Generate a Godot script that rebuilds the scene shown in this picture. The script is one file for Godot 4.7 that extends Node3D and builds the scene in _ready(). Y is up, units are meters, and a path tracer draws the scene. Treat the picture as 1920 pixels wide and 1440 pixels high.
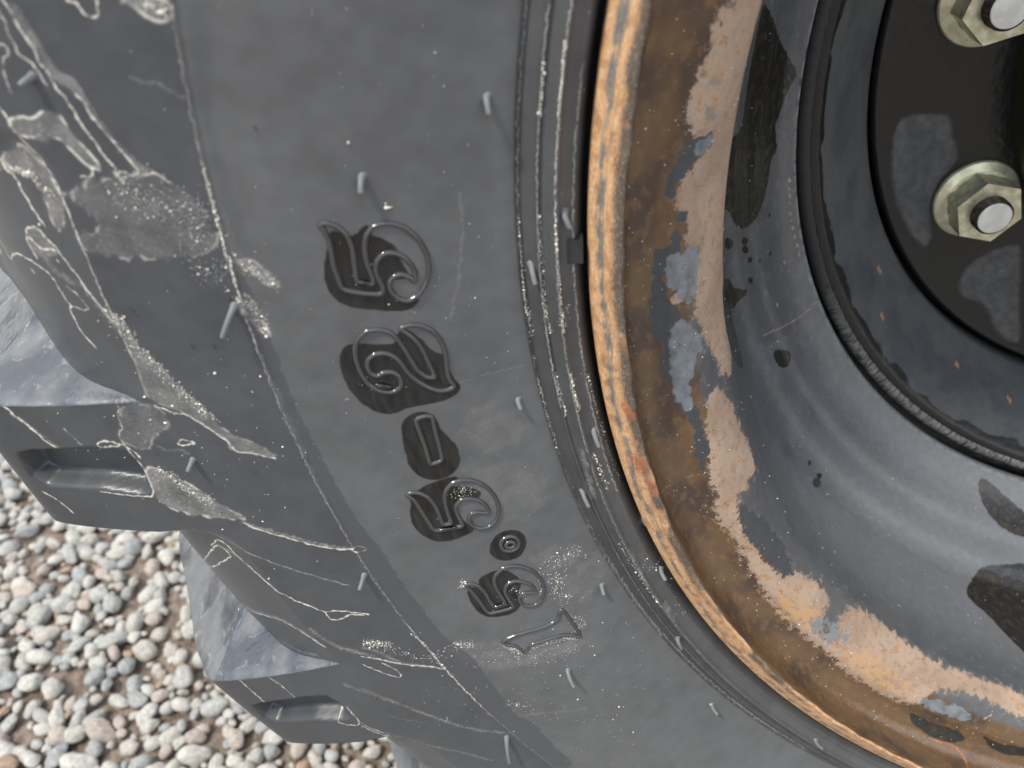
extends Node3D
# A wet, dirty loader tyre on its rusty rim, seen from close by, gravel below. Wheel axes: axle along z, centre at AXLE, metres.

const AXLE := Vector3(0.0, 0.612, 0.0)
# radius and depth (z) of the tyre's outer face, of the rim, of the wheel disc and of the hub plate, from outside inwards
const TYRE := [0.3380, -0.0220, 0.3455, -0.0120, 0.3475, -0.0040, 0.3490, 0.0010, 0.3505, 0.0015, 0.3525, 0.0035, 0.3536, 0.0055, 0.3550, 0.0045, 0.3578, 0.0025, 0.3588, 0.0035, 0.3600, 0.0018, 0.3632, -0.0008, 0.3643, -0.0012, 0.3655, 0.0008, 0.3720, 0.0035, 0.3850, 0.0100, 0.4000, 0.0158, 0.4200, 0.0215, 0.4363, 0.0246, 0.4376, 0.0253, 0.4550, 0.0275, 0.4760, 0.0280, 0.5100, 0.0265, 0.5350, 0.0235, 0.5420, 0.0210, 0.5500, 0.0120, 0.5600, 0.0000, 0.5710, -0.0170, 0.5900, -0.0450, 0.6120, -0.0770, 0.6260, -0.1100, 0.6340, -0.1500, 0.6370, -0.2000]
const RIM := [0.3380, -0.0200, 0.3450, -0.0060, 0.3452, -0.0010, 0.3445, 0.0003, 0.3365, 0.0042, 0.3355, 0.0038, 0.3352, 0.0020, 0.3362, -0.0040, 0.3360, -0.0090, 0.3335, -0.0135, 0.3290, -0.0162, 0.3240, -0.0172, 0.3202, -0.0175, 0.3140, -0.0205, 0.3080, -0.0260, 0.3035, -0.0325, 0.3018, -0.0370, 0.3005, -0.0440, 0.2995, -0.0550, 0.2985, -0.0660, 0.2972, -0.0780, 0.2955, -0.0900, 0.2943, -0.0975, 0.2912, -0.1035, 0.2862, -0.1095, 0.2800, -0.1200, 0.2755, -0.1252, 0.2700, -0.1335, 0.2635, -0.1408, 0.2568, -0.1456, 0.2547, -0.1470, 0.2535, -0.1490, 0.2545, -0.1530, 0.2620, -0.1600]
const DISC := [0.2620, -0.1660, 0.2520, -0.1680, 0.2495, -0.1620, 0.2465, -0.1558, 0.2430, -0.1555, 0.2399, -0.1580, 0.2300, -0.1703, 0.2211, -0.1830, 0.2111, -0.1960, 0.2085, -0.2005, 0.2075, -0.2150]
const PLATE := [0.2062, -0.2180, 0.2052, -0.2065, 0.2035, -0.2042, 0.2015, -0.2043, 0.1900, -0.2046, 0.1650, -0.2046, 0.1200, -0.2046]
# the floor of the gaps between the lugs
const GAP := [0.498, 0.0165, 0.509, 0.011, 0.523, -0.003, 0.54, -0.021, 0.565, -0.047, 0.591, -0.074, 0.601, -0.1, 0.606, -0.14, 0.608, -0.2]
const LUGS := 22
const LUG_TOP := 187.9        # degrees: upper flank of the lug in the middle of the left edge
const LUG_RIM := 0.4733       # where lugs and gaps begin

var tyre_line := PackedVector2Array()
var rim_line := PackedVector2Array()
var rubber: StandardMaterial3D
var flank_rubber: StandardMaterial3D
var spew_rubber: StandardMaterial3D
var letter_rubber: StandardMaterial3D
var grain_material: StandardMaterial3D


func _ready() -> void:
	# ---- camera
	var cam := Camera3D.new()
	cam.name = "camera"
	var attributes := CameraAttributesPhysical.new()
	attributes.frustum_focal_length = 23.951
	attributes.exposure_aperture = 10.5
	attributes.frustum_focus_distance = 0.29
	attributes.frustum_near = 0.02
	attributes.frustum_far = 400.0
	cam.attributes = attributes
	cam.transform = Transform3D(Basis(Vector3(0.9975027, 0.0, -0.0706284), Vector3(-0.0425885, 0.7977507, -0.6014815), Vector3(0.0563435, 0.6029874, 0.7957585)).orthonormalized(), Vector3(-0.3517951, 0.0740889, 0.1964536) + AXLE)
	cam.fov = 53.22
	cam.near = 0.02
	cam.far = 400.0
	add_child(cam)
	cam.current = true
	# ---- sky: bright broken overcast
	var env := Environment.new()
	env.background_mode = Environment.BG_SKY
	env.tonemap_mode = Environment.TONE_MAPPER_LINEAR
	env.tonemap_exposure = 1.42
	env.sdfgi_enabled = true
	env.ssao_enabled = true
	env.ssil_enabled = true
	var sky := Sky.new()
	var air := ProceduralSkyMaterial.new()
	air.sky_top_color = Color(0.56, 0.67, 0.82)
	air.sky_horizon_color = Color(0.84, 0.87, 0.89)
	air.sky_curve = 0.16
	air.ground_bottom_color = Color(0.42, 0.40, 0.37)
	air.ground_horizon_color = Color(0.55, 0.54, 0.52)
	air.sky_energy_multiplier = 1.0
	air.ground_energy_multiplier = 0.6
	air.sun_angle_max = 2.0
	air.sky_cover = clouds()
	air.sky_cover_modulate = Color(1, 1, 1, 1)
	sky.sky_material = air
	env.sky = sky
	env.background_energy_multiplier = 1.0
	var world := WorldEnvironment.new()
	world.name = "world_environment"
	world.environment = env
	add_child(world)
	# ---- sun behind cloud, high on the upper left
	var sun := DirectionalLight3D.new()
	sun.name = "sun"
	sun.light_color = Color(1.0, 0.97, 0.92)
	sun.light_energy = 0.7
	sun.light_angular_distance = 7.0
	sun.shadow_enabled = true
	sun.transform = Transform3D(Basis(), Vector3(-2, 4, 2)).looking_at(Vector3(-0.1, 0.0, 0.35), Vector3.UP)
	add_child(sun)
	# ---- structure
	tyre_line = dense(TYRE)
	rim_line = dense(RIM)
	ground()
	# ---- the wheel
	var wheel := Node3D.new()
	wheel.name = "loader_wheel"
	wheel.set_meta("label", "wet muddy black loader wheel with rusty rim, marked 15.5-25, standing on gravel")
	wheel.set_meta("category", "wheel")
	add_child(wheel)
	build_tyre(wheel)
	build_rim(wheel)
	build_disc(wheel)
	for k in 10:
		wheel_nut(wheel, k)


# ------------------------------------------------------------------ helpers
func hash_noise(seed_number: int, frequency: float, octaves := 3, kind := FastNoiseLite.TYPE_SIMPLEX_SMOOTH) -> FastNoiseLite:
	var n := FastNoiseLite.new()
	n.seed = seed_number
	n.noise_type = kind
	n.frequency = frequency
	n.fractal_octaves = octaves
	return n


func grey(n: FastNoiseLite, w: int, h: int) -> PackedByteArray:
	var im := n.get_image(w, h, false, false, false)
	im.convert(Image.FORMAT_L8)
	return im.get_data()


func clouds() -> ImageTexture:
	var w := 1024
	var h := 512
	var im := Image.create(w, h, false, Image.FORMAT_RGBA8)
	var n := hash_noise(41, 1.25, 5)
	var m := hash_noise(97, 3.6, 4)
	for j in h:
		var up := PI * (0.5 - (j + 0.5) / h)
		for i in w:
			var a := TAU * (i + 0.5) / w
			var d := Vector3(cos(up) * cos(a), sin(up), cos(up) * sin(a))
			var q := Vector3(d.x, d.y * 2.2, d.z)
			var c := n.get_noise_3dv(q) * 0.85 + m.get_noise_3dv(q) * 0.3
			var cover := smoothstep(-0.30, 0.10, c)
			var tone := 0.80 + 0.20 * smoothstep(-0.1, 0.45, c) - 0.16 * smoothstep(0.1, 0.5, m.get_noise_3dv(q * 0.6))
			# laid over the clear air by adding: the cloud brings the sky up to its own white
			im.set_pixel(i, j, Color(tone, tone * 0.93, tone * 0.80, cover * 0.85))
	return ImageTexture.create_from_image(im)


func dense(flat: Array) -> PackedVector2Array:
	var pts := PackedVector2Array()
	for i in range(0, flat.size(), 2):
		pts.append(Vector2(flat[i], flat[i + 1]))
	var out := PackedVector2Array()
	for i in pts.size() - 1:
		var a := pts[maxi(i - 1, 0)]
		var b := pts[i]
		var c := pts[i + 1]
		var d := pts[mini(i + 2, pts.size() - 1)]
		var length := b.distance_to(c)
		var m0 := (c - a).normalized() * length
		var m1 := (d - b).normalized() * length
		for k in 8:
			var t := k / 8.0
			var t2 := t * t
			var t3 := t2 * t
			out.append(b * (2.0 * t3 - 3.0 * t2 + 1.0) + m0 * (t3 - 2.0 * t2 + t) + c * (3.0 * t2 - 2.0 * t3) + m1 * (t3 - t2))
	out.append(pts[pts.size() - 1])
	return out


func at_radius(line: PackedVector2Array, r: float) -> Vector2:   # (z, slope dz/dr) where the outer face has this radius
	var lo := 14 * 8 if r > 0.36 else 0
	for i in range(lo, line.size() - 1):
		if line[i + 1].x >= r:
			var t := (r - line[i].x) / maxf(line[i + 1].x - line[i].x, 1e-6)
			return Vector2(lerpf(line[i].y, line[i + 1].y, t), (line[i + 1].y - line[i].y) / maxf(line[i + 1].x - line[i].x, 1e-6))
	return Vector2(line[line.size() - 1].y, -4.0)


func on_tyre(degrees: float, r: float) -> Vector3:
	var a := deg_to_rad(degrees)
	return Vector3(cos(a) * r, sin(a) * r, at_radius(tyre_line, r).x)


func tyre_normal(degrees: float, r: float) -> Vector3:
	var a := deg_to_rad(degrees)
	var s := at_radius(tyre_line, r).y
	return Vector3(-cos(a) * s, -sin(a) * s, 1.0).normalized()


func tyre_uv(degrees: float, r: float) -> Vector2:
	return Vector2((degrees - 165.0) / 72.0, (r - 0.34) / 0.30)


# a grid of points (columns x rows) as mesh arrays; the normals point along «out» at its middle
func grid(columns: int, rows: int, points: PackedVector3Array, uv: PackedVector2Array, outward: Vector3, middle := -1) -> Array:
	var normals := PackedVector3Array()
	normals.resize(points.size())
	for i in columns:
		var i0 := maxi(i - 1, 0)
		var i1 := mini(i + 1, columns - 1)
		for j in rows:
			var j0 := maxi(j - 1, 0)
			var j1 := mini(j + 1, rows - 1)
			normals[i * rows + j] = (points[i1 * rows + j] - points[i0 * rows + j]).cross(points[i * rows + j1] - points[i * rows + j0]).normalized()
	var m := (columns / 2) * rows + rows / 2 if middle < 0 else middle
	var flip := normals[m].dot(outward) < 0.0
	if flip:
		for k in normals.size():
			normals[k] = -normals[k]
	var index := PackedInt32Array()
	index.resize((columns - 1) * (rows - 1) * 6)
	var n := 0
	for i in columns - 1:
		for j in rows - 1:
			var a := i * rows + j
			var b := a + rows
			if flip:
				index[n] = a; index[n + 1] = b; index[n + 2] = a + 1
				index[n + 3] = a + 1; index[n + 4] = b; index[n + 5] = b + 1
			else:
				index[n] = a; index[n + 1] = a + 1; index[n + 2] = b
				index[n + 3] = a + 1; index[n + 4] = b + 1; index[n + 5] = b
			n += 6
	var arrays := []
	arrays.resize(Mesh.ARRAY_MAX)
	arrays[Mesh.ARRAY_VERTEX] = points
	arrays[Mesh.ARRAY_NORMAL] = normals
	arrays[Mesh.ARRAY_TEX_UV] = uv
	arrays[Mesh.ARRAY_INDEX] = index
	return arrays


func add_part(parent: Node3D, called: String, mesh: Mesh, material: Material, place := Transform3D()) -> MeshInstance3D:
	var o := MeshInstance3D.new()
	o.name = called
	o.mesh = mesh
	if material:
		o.material_override = material
	o.transform = place
	parent.add_child(o, true)
	return o


# a surface of revolution; uv: u by angle (sector degrees per repeat from u0), v by length along the profile
func ring(line: PackedVector2Array, columns: int, u0: float, sector: float, v_span: float, by_radius := false, v_zero := 0.0, wobble: FastNoiseLite = null, wobble_size := 0.0, from_row := 0, to_row := 0) -> ArrayMesh:
	var rows := line.size()
	var points := PackedVector3Array()
	var uv := PackedVector2Array()
	var lengths := PackedFloat32Array([0.0])
	for j in range(1, rows):
		lengths.append(lengths[j - 1] + line[j].distance_to(line[j - 1]))
	for i in columns + 1:
		var degrees := u0 + 360.0 * i / columns
		var a := deg_to_rad(degrees)
		for j in rows:
			var r := line[j].x
			var z := line[j].y
			if wobble and j >= from_row and j <= to_row:
				var fade := smoothstep(0.0, 1.0, minf(j - from_row, to_row - j) / 3.0)
				var q := Vector3(cos(a) * r, sin(a) * r, z)
				var w := wobble.get_noise_3dv(q) * wobble_size * fade
				r += w
				z += wobble.get_noise_3dv(q + Vector3(3, 1, 7)) * wobble_size * 0.6 * fade
			points.append(Vector3(cos(a) * r, sin(a) * r, z))
			uv.append(Vector2((degrees - u0) / sector, ((line[j].x - v_zero) if by_radius else lengths[j]) / v_span))
	var mid := (columns / 2) * rows + rows / 2
	var here := points[mid]
	var before := points[mid - 1]
	var after := points[mid + 1]
	# the material lies on the side away from the viewer
	var along := (line[rows / 2 + 1] - line[rows / 2 - 1]).normalized()
	var side := Vector2(-along.y, along.x)
	if side.y < 0.0 and absf(side.y) > 0.2 or absf(side.y) <= 0.2 and side.x > 0.0:
		side = -side
	var a_mid := deg_to_rad(u0 + 180.0)
	var mesh := ArrayMesh.new()
	mesh.add_surface_from_arrays(Mesh.PRIMITIVE_TRIANGLES, grid(columns + 1, rows, points, uv, Vector3(cos(a_mid) * side.x, sin(a_mid) * side.x, side.y)))
	return mesh


# ------------------------------------------------------------------ painted wear
class Paint:
	var w: int
	var h: int
	var lon0: float
	var span: float
	var v0: float
	var vspan: float
	var sx: float      # texels per mm across
	var sy: float
	var layers := {}
	var rag_noise: FastNoiseLite
	var gap_noise: FastNoiseLite

	func _init(w_: int, h_: int, lon0_: float, span_: float, v0_: float, vspan_: float, radius: float) -> void:
		w = w_; h = h_; lon0 = lon0_; span = span_; v0 = v0_; vspan = vspan_
		sx = w / (deg_to_rad(span) * radius * 1000.0)
		sy = h / (vspan * 1000.0)
		rag_noise = FastNoiseLite.new()
		rag_noise.seed = 5
		rag_noise.frequency = 0.22
		rag_noise.fractal_octaves = 5
		gap_noise = FastNoiseLite.new()
		gap_noise.seed = 9
		gap_noise.frequency = 0.5
		gap_noise.fractal_octaves = 3

	func layer(called: String) -> PackedFloat32Array:
		if not layers.has(called):
			var b := PackedFloat32Array()
			b.resize(w * h)
			layers[called] = b
		return layers[called]

	func to_mm(flat: Array) -> PackedVector2Array:
		var out := PackedVector2Array()
		for i in range(0, flat.size(), 2):
			out.append(Vector2((flat[i] * 0.01 - lon0) / span * w / sx, (flat[i + 1] * 0.0001 - v0) / vspan * h / sy))
		return out

	func smooth(pts: PackedVector2Array, closed: bool) -> PackedVector2Array:
		for turn in 2:
			var out := PackedVector2Array()
			var n := pts.size()
			if not closed:
				out.append(pts[0])
			for i in (n if closed else n - 1):
				var a := pts[i]
				var b := pts[(i + 1) % n]
				out.append(a.lerp(b, 0.25))
				out.append(a.lerp(b, 0.75))
			if not closed:
				out.append(pts[n - 1])
			pts = out
		return pts

	# fills a stain; its border is ragged and may carry a tide line
	func poly(called: String, flat: Array, amount: float, soft: float, rag: float, tide: float, tide_width: float) -> void:
		if flat.size() < 6:
			return
		var pts := smooth(to_mm(flat), true)
		var lo := pts[0]
		var hi := pts[0]
		for p in pts:
			lo = lo.min(p)
			hi = hi.max(p)
		var margin := soft * 2.0 + rag * 2.0 + 1.0
		var x0 := clampi(floori((lo.x - margin) * sx), 0, w - 1)
		var x1 := clampi(ceili((hi.x + margin) * sx), 0, w - 1)
		var y0 := clampi(floori((lo.y - margin) * sy), 0, h - 1)
		var y1 := clampi(ceili((hi.y + margin) * sy), 0, h - 1)
		if x1 <= x0 or y1 <= y0:
			return
		var step := 4
		var cw := (x1 - x0) / step + 2
		var ch := (y1 - y0) / step + 2
		var coarse := PackedFloat32Array()
		coarse.resize(cw * ch)
		var n := pts.size()
		for j in ch:
			for i in cw:
				var p := Vector2((x0 + i * step) / sx, (y0 + j * step) / sy)
				var best := 1e9
				var a := pts[n - 1]
				for k in n:
					var b := pts[k]
					var ab := b - a
					var t := clampf((p - a).dot(ab) / maxf(ab.length_squared(), 1e-9), 0.0, 1.0)
					best = minf(best, p.distance_squared_to(a + ab * t))
					a = b
				var d := sqrt(best)
				coarse[j * cw + i] = -d if Geometry2D.is_point_in_polygon(p, pts) else d
		var buf := layer(called)
		var lines := layer("tide") if tide > 0.0 else buf
		for y in range(y0, y1 + 1):
			var fj := (y - y0) / float(step)
			var j := int(fj)
			fj -= j
			for x in range(x0, x1 + 1):
				var fi := (x - x0) / float(step)
				var i := int(fi)
				fi -= i
				var k := j * cw + i
				var d := lerpf(lerpf(coarse[k], coarse[k + 1], fi), lerpf(coarse[k + cw], coarse[k + cw + 1], fi), fj)
				if d > margin:
					continue
				d += rag_noise.get_noise_2d(x / sx, y / sy) * rag
				var m := smoothstep(soft * 0.5, -soft * 0.5, d) * amount
				var at := y * w + x
				if m > buf[at]:
					buf[at] = m
				if tide > 0.0:
					var e := tide * exp(-d * d / (tide_width * tide_width)) * smoothstep(-0.25, 0.3, gap_noise.get_noise_2d(x / sx * 0.4, y / sy * 0.4))
					if e > lines[at]:
						lines[at] = e
		layers[called] = buf
		if tide > 0.0:
			layers["tide"] = lines

	# a thin line with an uneven width and small breaks
	func line(called: String, flat: Array, width: float, amount: float) -> void:
		if flat.size() < 4:
			return
		var pts := to_mm(flat)
		# a little wander between the given points
		pts = smooth(pts, false)
		var buf := layer(called)
		var half := width * 0.5
		var margin := half * 2.0 + 0.6
		for k in pts.size() - 1:
			var a := pts[k]
			var b := pts[k + 1]
			var ab := b - a
			var len2 := maxf(ab.length_squared(), 1e-9)
			var x0 := clampi(floori((minf(a.x, b.x) - margin) * sx), 0, w - 1)
			var x1 := clampi(ceili((maxf(a.x, b.x) + margin) * sx), 0, w - 1)
			var y0 := clampi(floori((minf(a.y, b.y) - margin) * sy), 0, h - 1)
			var y1 := clampi(ceili((maxf(a.y, b.y) + margin) * sy), 0, h - 1)
			for y in range(y0, y1 + 1):
				for x in range(x0, x1 + 1):
					var p := Vector2(x / sx, y / sy)
					p += Vector2(rag_noise.get_noise_2d(p.x * 1.3, p.y * 1.3), rag_noise.get_noise_2d(p.x * 1.3 + 70.0, p.y * 1.3)) * 0.55
					var t := clampf((p - a).dot(ab) / len2, 0.0, 1.0)
					var d := p.distance_to(a + ab * t)
					if d > margin:
						continue
					var g := gap_noise.get_noise_2d(p.x, p.y)
					var m := smoothstep(half * (1.0 + g * 0.9) + 0.12, half * (1.0 + g * 0.9) * 0.25, d) * amount * clampf(0.92 + g * 1.1, 0.0, 1.0)
					var at := y * w + x
					if m > buf[at]:
						buf[at] = m
		layers[called] = buf


func picture(w: int, h: int, bytes: PackedByteArray, format: Image.Format) -> ImageTexture:
	return ImageTexture.create_from_image(Image.create_from_data(w, h, false, format, bytes))


var srgb_table := PackedByteArray()

func to_byte(linear: float) -> int:
	if srgb_table.is_empty():
		for i in 4096:
			srgb_table.append(clampi(roundi(Color(i / 4095.0, 0, 0).linear_to_srgb().r * 255.0), 0, 255))
	return srgb_table[clampi(int(linear * 4095.0), 0, 4095)]


func surface(albedo: Texture2D, rough: Texture2D, relief: Texture2D, relief_size: float) -> StandardMaterial3D:
	var m := StandardMaterial3D.new()
	m.albedo_texture = albedo
	m.roughness = 1.0
	if rough:
		m.roughness_texture = rough
	if relief:
		m.heightmap_enabled = true
		m.heightmap_scale = relief_size
		m.heightmap_texture = relief
	return m


# ------------------------------------------------------------------ tyre
func tyre_material() -> StandardMaterial3D:
	var w := 2048
	var h := 1024
	var p := Paint.new(w, h, 165.0, 72.0, 0.34, 0.30, 0.43)
	tyre_mud(p)
	tyre_wet(p)
	var film: PackedFloat32Array = p.layer("film")
	var tide: PackedFloat32Array = p.layer("tide")
	var wet: PackedFloat32Array = p.layer("wet")
	var dark: PackedFloat32Array = p.layer("dark")
	var damp: PackedFloat32Array = p.layer("damp")
	var fine := grey(hash_noise(1, 0.22, 3), w, h)
	var broad := grey(hash_noise(2, 0.006, 4), w, h)
	var mid := grey(hash_noise(3, 0.03, 4), w, h)
	var albedo := PackedByteArray()
	albedo.resize(w * h * 3)
	var rough := PackedByteArray()
	rough.resize(w * h)
	var relief := PackedByteArray()
	relief.resize(w * h)
	for y in h:
		var r := 0.34 + (y + 0.5) / h * 0.30
		var shoulder := smoothstep(0.4374, 0.4378, r)
		var bead := smoothstep(0.3655, 0.3640, r)
		var base := Vector3(0.124, 0.128, 0.130).lerp(Vector3(0.079, 0.085, 0.092), shoulder).lerp(Vector3(0.085, 0.088, 0.090), bead)
		var lug := smoothstep(0.50, 0.53, r)
		base = base.lerp(Vector3(0.060, 0.064, 0.069), lug)
		for x in w:
			var at := y * w + x
			var f := fine[at] / 255.0
			var b := broad[at] / 255.0
			var m := mid[at] / 255.0
			var c := base * (0.70 + 0.34 * b + 0.26 * m)
			var k := film[at]
			var spots := 0.0
			if k > 0.0:
				k *= clampf(0.58 + 1.3 * (m - 0.40) + (f - 0.5) * 0.6, 0.12, 1.1)
				c = c.lerp(Vector3(0.33, 0.322, 0.30), clampf(k, 0.0, 1.0))
				spots = k * smoothstep(0.66, 0.82, f)
			var t := tide[at]
			if t > 0.0:
				t = clampf(t * (0.70 + 0.6 * f), 0.0, 1.0)
				c = c.lerp(Vector3(0.88, 0.83, 0.72), minf(t * 1.15, 1.0))
			if spots > 0.0:
				c = c.lerp(Vector3(0.55, 0.53, 0.48), clampf(spots, 0.0, 0.5))
			var q := damp[at]
			if q > 0.0:
				c = c.lerp(Vector3(0.072, 0.077, 0.085), q * 0.9)
			q = dark[at]
			if q > 0.0:
				c = c.lerp(Vector3(0.025, 0.025, 0.025), q)
			var v := wet[at]
			if v > 0.0:
				c = c.lerp(Vector3(0.017, 0.0165, 0.0155), v * 0.97)
			var at3 := at * 3
			albedo[at3] = to_byte(c.x)
			albedo[at3 + 1] = to_byte(c.y)
			albedo[at3 + 2] = to_byte(c.z)
			var s := 0.40 + 0.14 * (m - 0.5) - 0.07 * shoulder + 0.3 * minf(k + t, 1.0)
			s = lerpf(s, 0.055, v)
			rough[at] = clampi(int(s * 255.0), 8, 255)
			relief[at] = clampi(int(90.0 + (f - 0.5) * 9.0 * (1.0 - v) + (t * 70.0 + k * 20.0 + spots * 40.0) * (1.0 - v) + (8.0 * v)), 0, 255)
	return surface(picture(w, h, albedo, Image.FORMAT_RGB8), picture(w, h, rough, Image.FORMAT_L8), picture(w, h, relief, Image.FORMAT_L8), 0.06)


func flank_material() -> StandardMaterial3D:
	var w := 512
	var h := 512
	var broad := grey(hash_noise(21, 0.012, 4), w, h)
	var mid := grey(hash_noise(22, 0.04, 4), w, h)
	var fine := grey(hash_noise(23, 0.25, 3), w, h)
	var albedo := PackedByteArray()
	albedo.resize(w * h * 3)
	var rough := PackedByteArray()
	rough.resize(w * h)
	for y in h:
		for x in w:
			var at := y * w + x
			var b := broad[at] / 255.0
			var m := mid[at] / 255.0
			var f := fine[at] / 255.0
			var c := Vector3(0.050, 0.060, 0.078)
			var depth := float(y) / h * 4.0        # 1 at the foot
			var along := float(x) / w              # outwards from the shoulder
			var dust := smoothstep(0.26, 0.74, b + 0.16 * (1.0 - smoothstep(0.3, 0.6, along)))
			c = c.lerp(Vector3(0.26, 0.272, 0.278), dust * (0.35 + 0.35 * m))  # dust film, its colour paled further to stand in for reflected sky
			var rim := absf(b - 0.43) * 30.0
			var line := clampf(1.0 - rim, 0.0, 1.0) * smoothstep(0.48, 0.62, m) * 0.7
			c = c.lerp(Vector3(0.50, 0.49, 0.44), line * (0.2 + 0.6 * f))
			var mud := smoothstep(0.66, 0.78, m) * smoothstep(0.55, 0.8, along) * 0.2
			c = c.lerp(Vector3(0.15, 0.12, 0.10), mud)
			var at3 := at * 3
			albedo[at3] = to_byte(c.x)
			albedo[at3 + 1] = to_byte(c.y)
			albedo[at3 + 2] = to_byte(c.z)
			rough[at] = clampi(int((0.15 + 0.25 * dust + 0.3 * line + 0.5 * mud) * 255.0), 8, 255)
	var m_ := surface(picture(w, h, albedo, Image.FORMAT_RGB8), picture(w, h, rough, Image.FORMAT_L8), picture(w, h, mid, Image.FORMAT_L8), 0.05)
	m_.metallic_specular = 0.8
	return m_


func gap_start(degrees: float) -> float:      # radius at which the gap between two lugs begins, rounded into the flanks
	var pitch := 360.0 / LUGS
	var below := fposmod(LUG_TOP - degrees, pitch)       # degrees above the flank of the next lug down
	var mm := deg_to_rad(1.0) * 474.0
	var d := below * mm
	var add := 0.0
	if d < 5.0:
		add = 5.0 - sqrt(maxf(25.0 - (5.0 - d) * (5.0 - d), 0.0))
	var d2 := (9.86 - below) * mm
	if d2 < 13.0 and d2 > 0.0:
		add = maxf(add, 15.0 - sqrt(maxf(225.0 - pow(15.0 - maxf(d2, 0.0) * 15.0 / 13.0, 2.0), 0.0)))
	elif d2 <= 0.0:
		add = 0.0
	return LUG_RIM + add * 0.001


func build_tyre(wheel: Node3D) -> void:
	rubber = tyre_material()
	flank_rubber = flank_material()
	spew_rubber = StandardMaterial3D.new()
	spew_rubber.albedo_color = Color(0.46, 0.47, 0.48)
	spew_rubber.roughness = 0.5
	letter_rubber = StandardMaterial3D.new()
	letter_rubber.albedo_color = Color(0.265, 0.267, 0.268)
	letter_rubber.roughness = 0.13
	letter_rubber.metallic_specular = 0.7
	grain_material = StandardMaterial3D.new()
	grain_material.albedo_color = Color(0.97, 0.95, 0.89)
	grain_material.roughness = 0.35
	# body: the outer face to the lugs, then down into the gaps, over the tread and down the far side
	var gap := dense(GAP)
	var face := PackedVector2Array()
	for q in tyre_line:
		if q.x < LUG_RIM - 0.002:
			face.append(q)
	var per_lug := 40
	var columns := LUGS * per_lug
	var rows := 0
	var points := PackedVector3Array()
	var uv := PackedVector2Array()
	for i in columns + 1:
		var degrees := LUG_TOP - 14.0 * 360.0 / LUGS + 360.0 * i / columns
		var a := deg_to_rad(degrees)
		var start := gap_start(degrees)
		var line := PackedVector2Array(face)
		for k in 9:
			var r := lerpf(LUG_RIM - 0.002, start, k / 8.0)
			line.append(Vector2(r, at_radius(tyre_line, r).x))
		# wall into the gap, then its floor
		var top := line[line.size() - 1]
		line.append(top + Vector2(0.0006, -0.0002))
		var foot_r := start + 0.047
		var floor_line := PackedVector2Array()
		for q in gap:
			if q.x > foot_r:
				floor_line.append(q)
		var foot := floor_line[0]
		for k in range(1, 8):
			var t := k / 8.0
			line.append((top + Vector2(0.0006, -0.0002)).lerp(foot, t) + Vector2(0.0, 0.0056 * sin(PI * pow(t, 1.15))))
		for k in 24:
			var t := k / 23.0 * (floor_line.size() - 1)
			var f0 := int(t)
			var f1 := mini(f0 + 1, floor_line.size() - 1)
			line.append(floor_line[f0].lerp(floor_line[f1], t - f0))
		# mirrored far side, coarser
		for q in [Vector2(0.606, -0.26), Vector2(0.59, -0.33), Vector2(0.54, -0.39), Vector2(0.476, -0.428), Vector2(0.42, -0.42), Vector2(0.36, -0.40), Vector2(0.335, -0.38)]:
			line.append(q)
		rows = line.size()
		for q in line:
			points.append(Vector3(cos(a) * q.x, sin(a) * q.x, q.y))
			uv.append(tyre_uv(degrees, q.x))
	var body := ArrayMesh.new()
	body.add_surface_from_arrays(Mesh.PRIMITIVE_TRIANGLES, grid(columns + 1, rows, points, uv, Vector3(0, 0, 1), (columns / 2) * rows + 140))
	var tyre := add_part(wheel, "tyre", body, rubber, Transform3D(Basis(), AXLE))
	for k in LUGS:
		add_lug(tyre, LUG_TOP + 360.0 / LUGS * (k - 11))
	raised_digits(tyre)
	vent_spews(tyre)
	sand(tyre)
	water(tyre)
	var dark_rubber := StandardMaterial3D.new()
	dark_rubber.albedo_color = Color(0.2, 0.205, 0.21)
	dark_rubber.roughness = 0.5
	var block := BoxMesh.new()
	block.size = Vector3(0.0052, 0.0075, 0.004)
	for q in [[184.25, 0.3492, 0.0]]:
		var a := deg_to_rad(q[0])
		add_part(tyre, "mould_mark", block, dark_rubber, Transform3D(Basis(Vector3.BACK, a), Vector3(cos(a) * q[1], sin(a) * q[1], q[2])))


# how deep the slot in a lug's face is at this place; degrees counted from the lug's upper flank
func slot_depth(degrees: float, r: float, outline: PackedVector2Array) -> float:
	var p := Vector2(degrees * 8.9, r * 1000.0)
	var best := 1e9
	var n := outline.size()
	for k in n:
		var a := outline[k]
		var ab := outline[(k + 1) % n] - a
		var t := clampf((p - a).dot(ab) / ab.length_squared(), 0.0, 1.0)
		best = minf(best, p.distance_to(a + ab * t))
	return smoothstep(0.0, 2.2, best) if Geometry2D.is_point_in_polygon(p, outline) else 0.0


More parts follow.
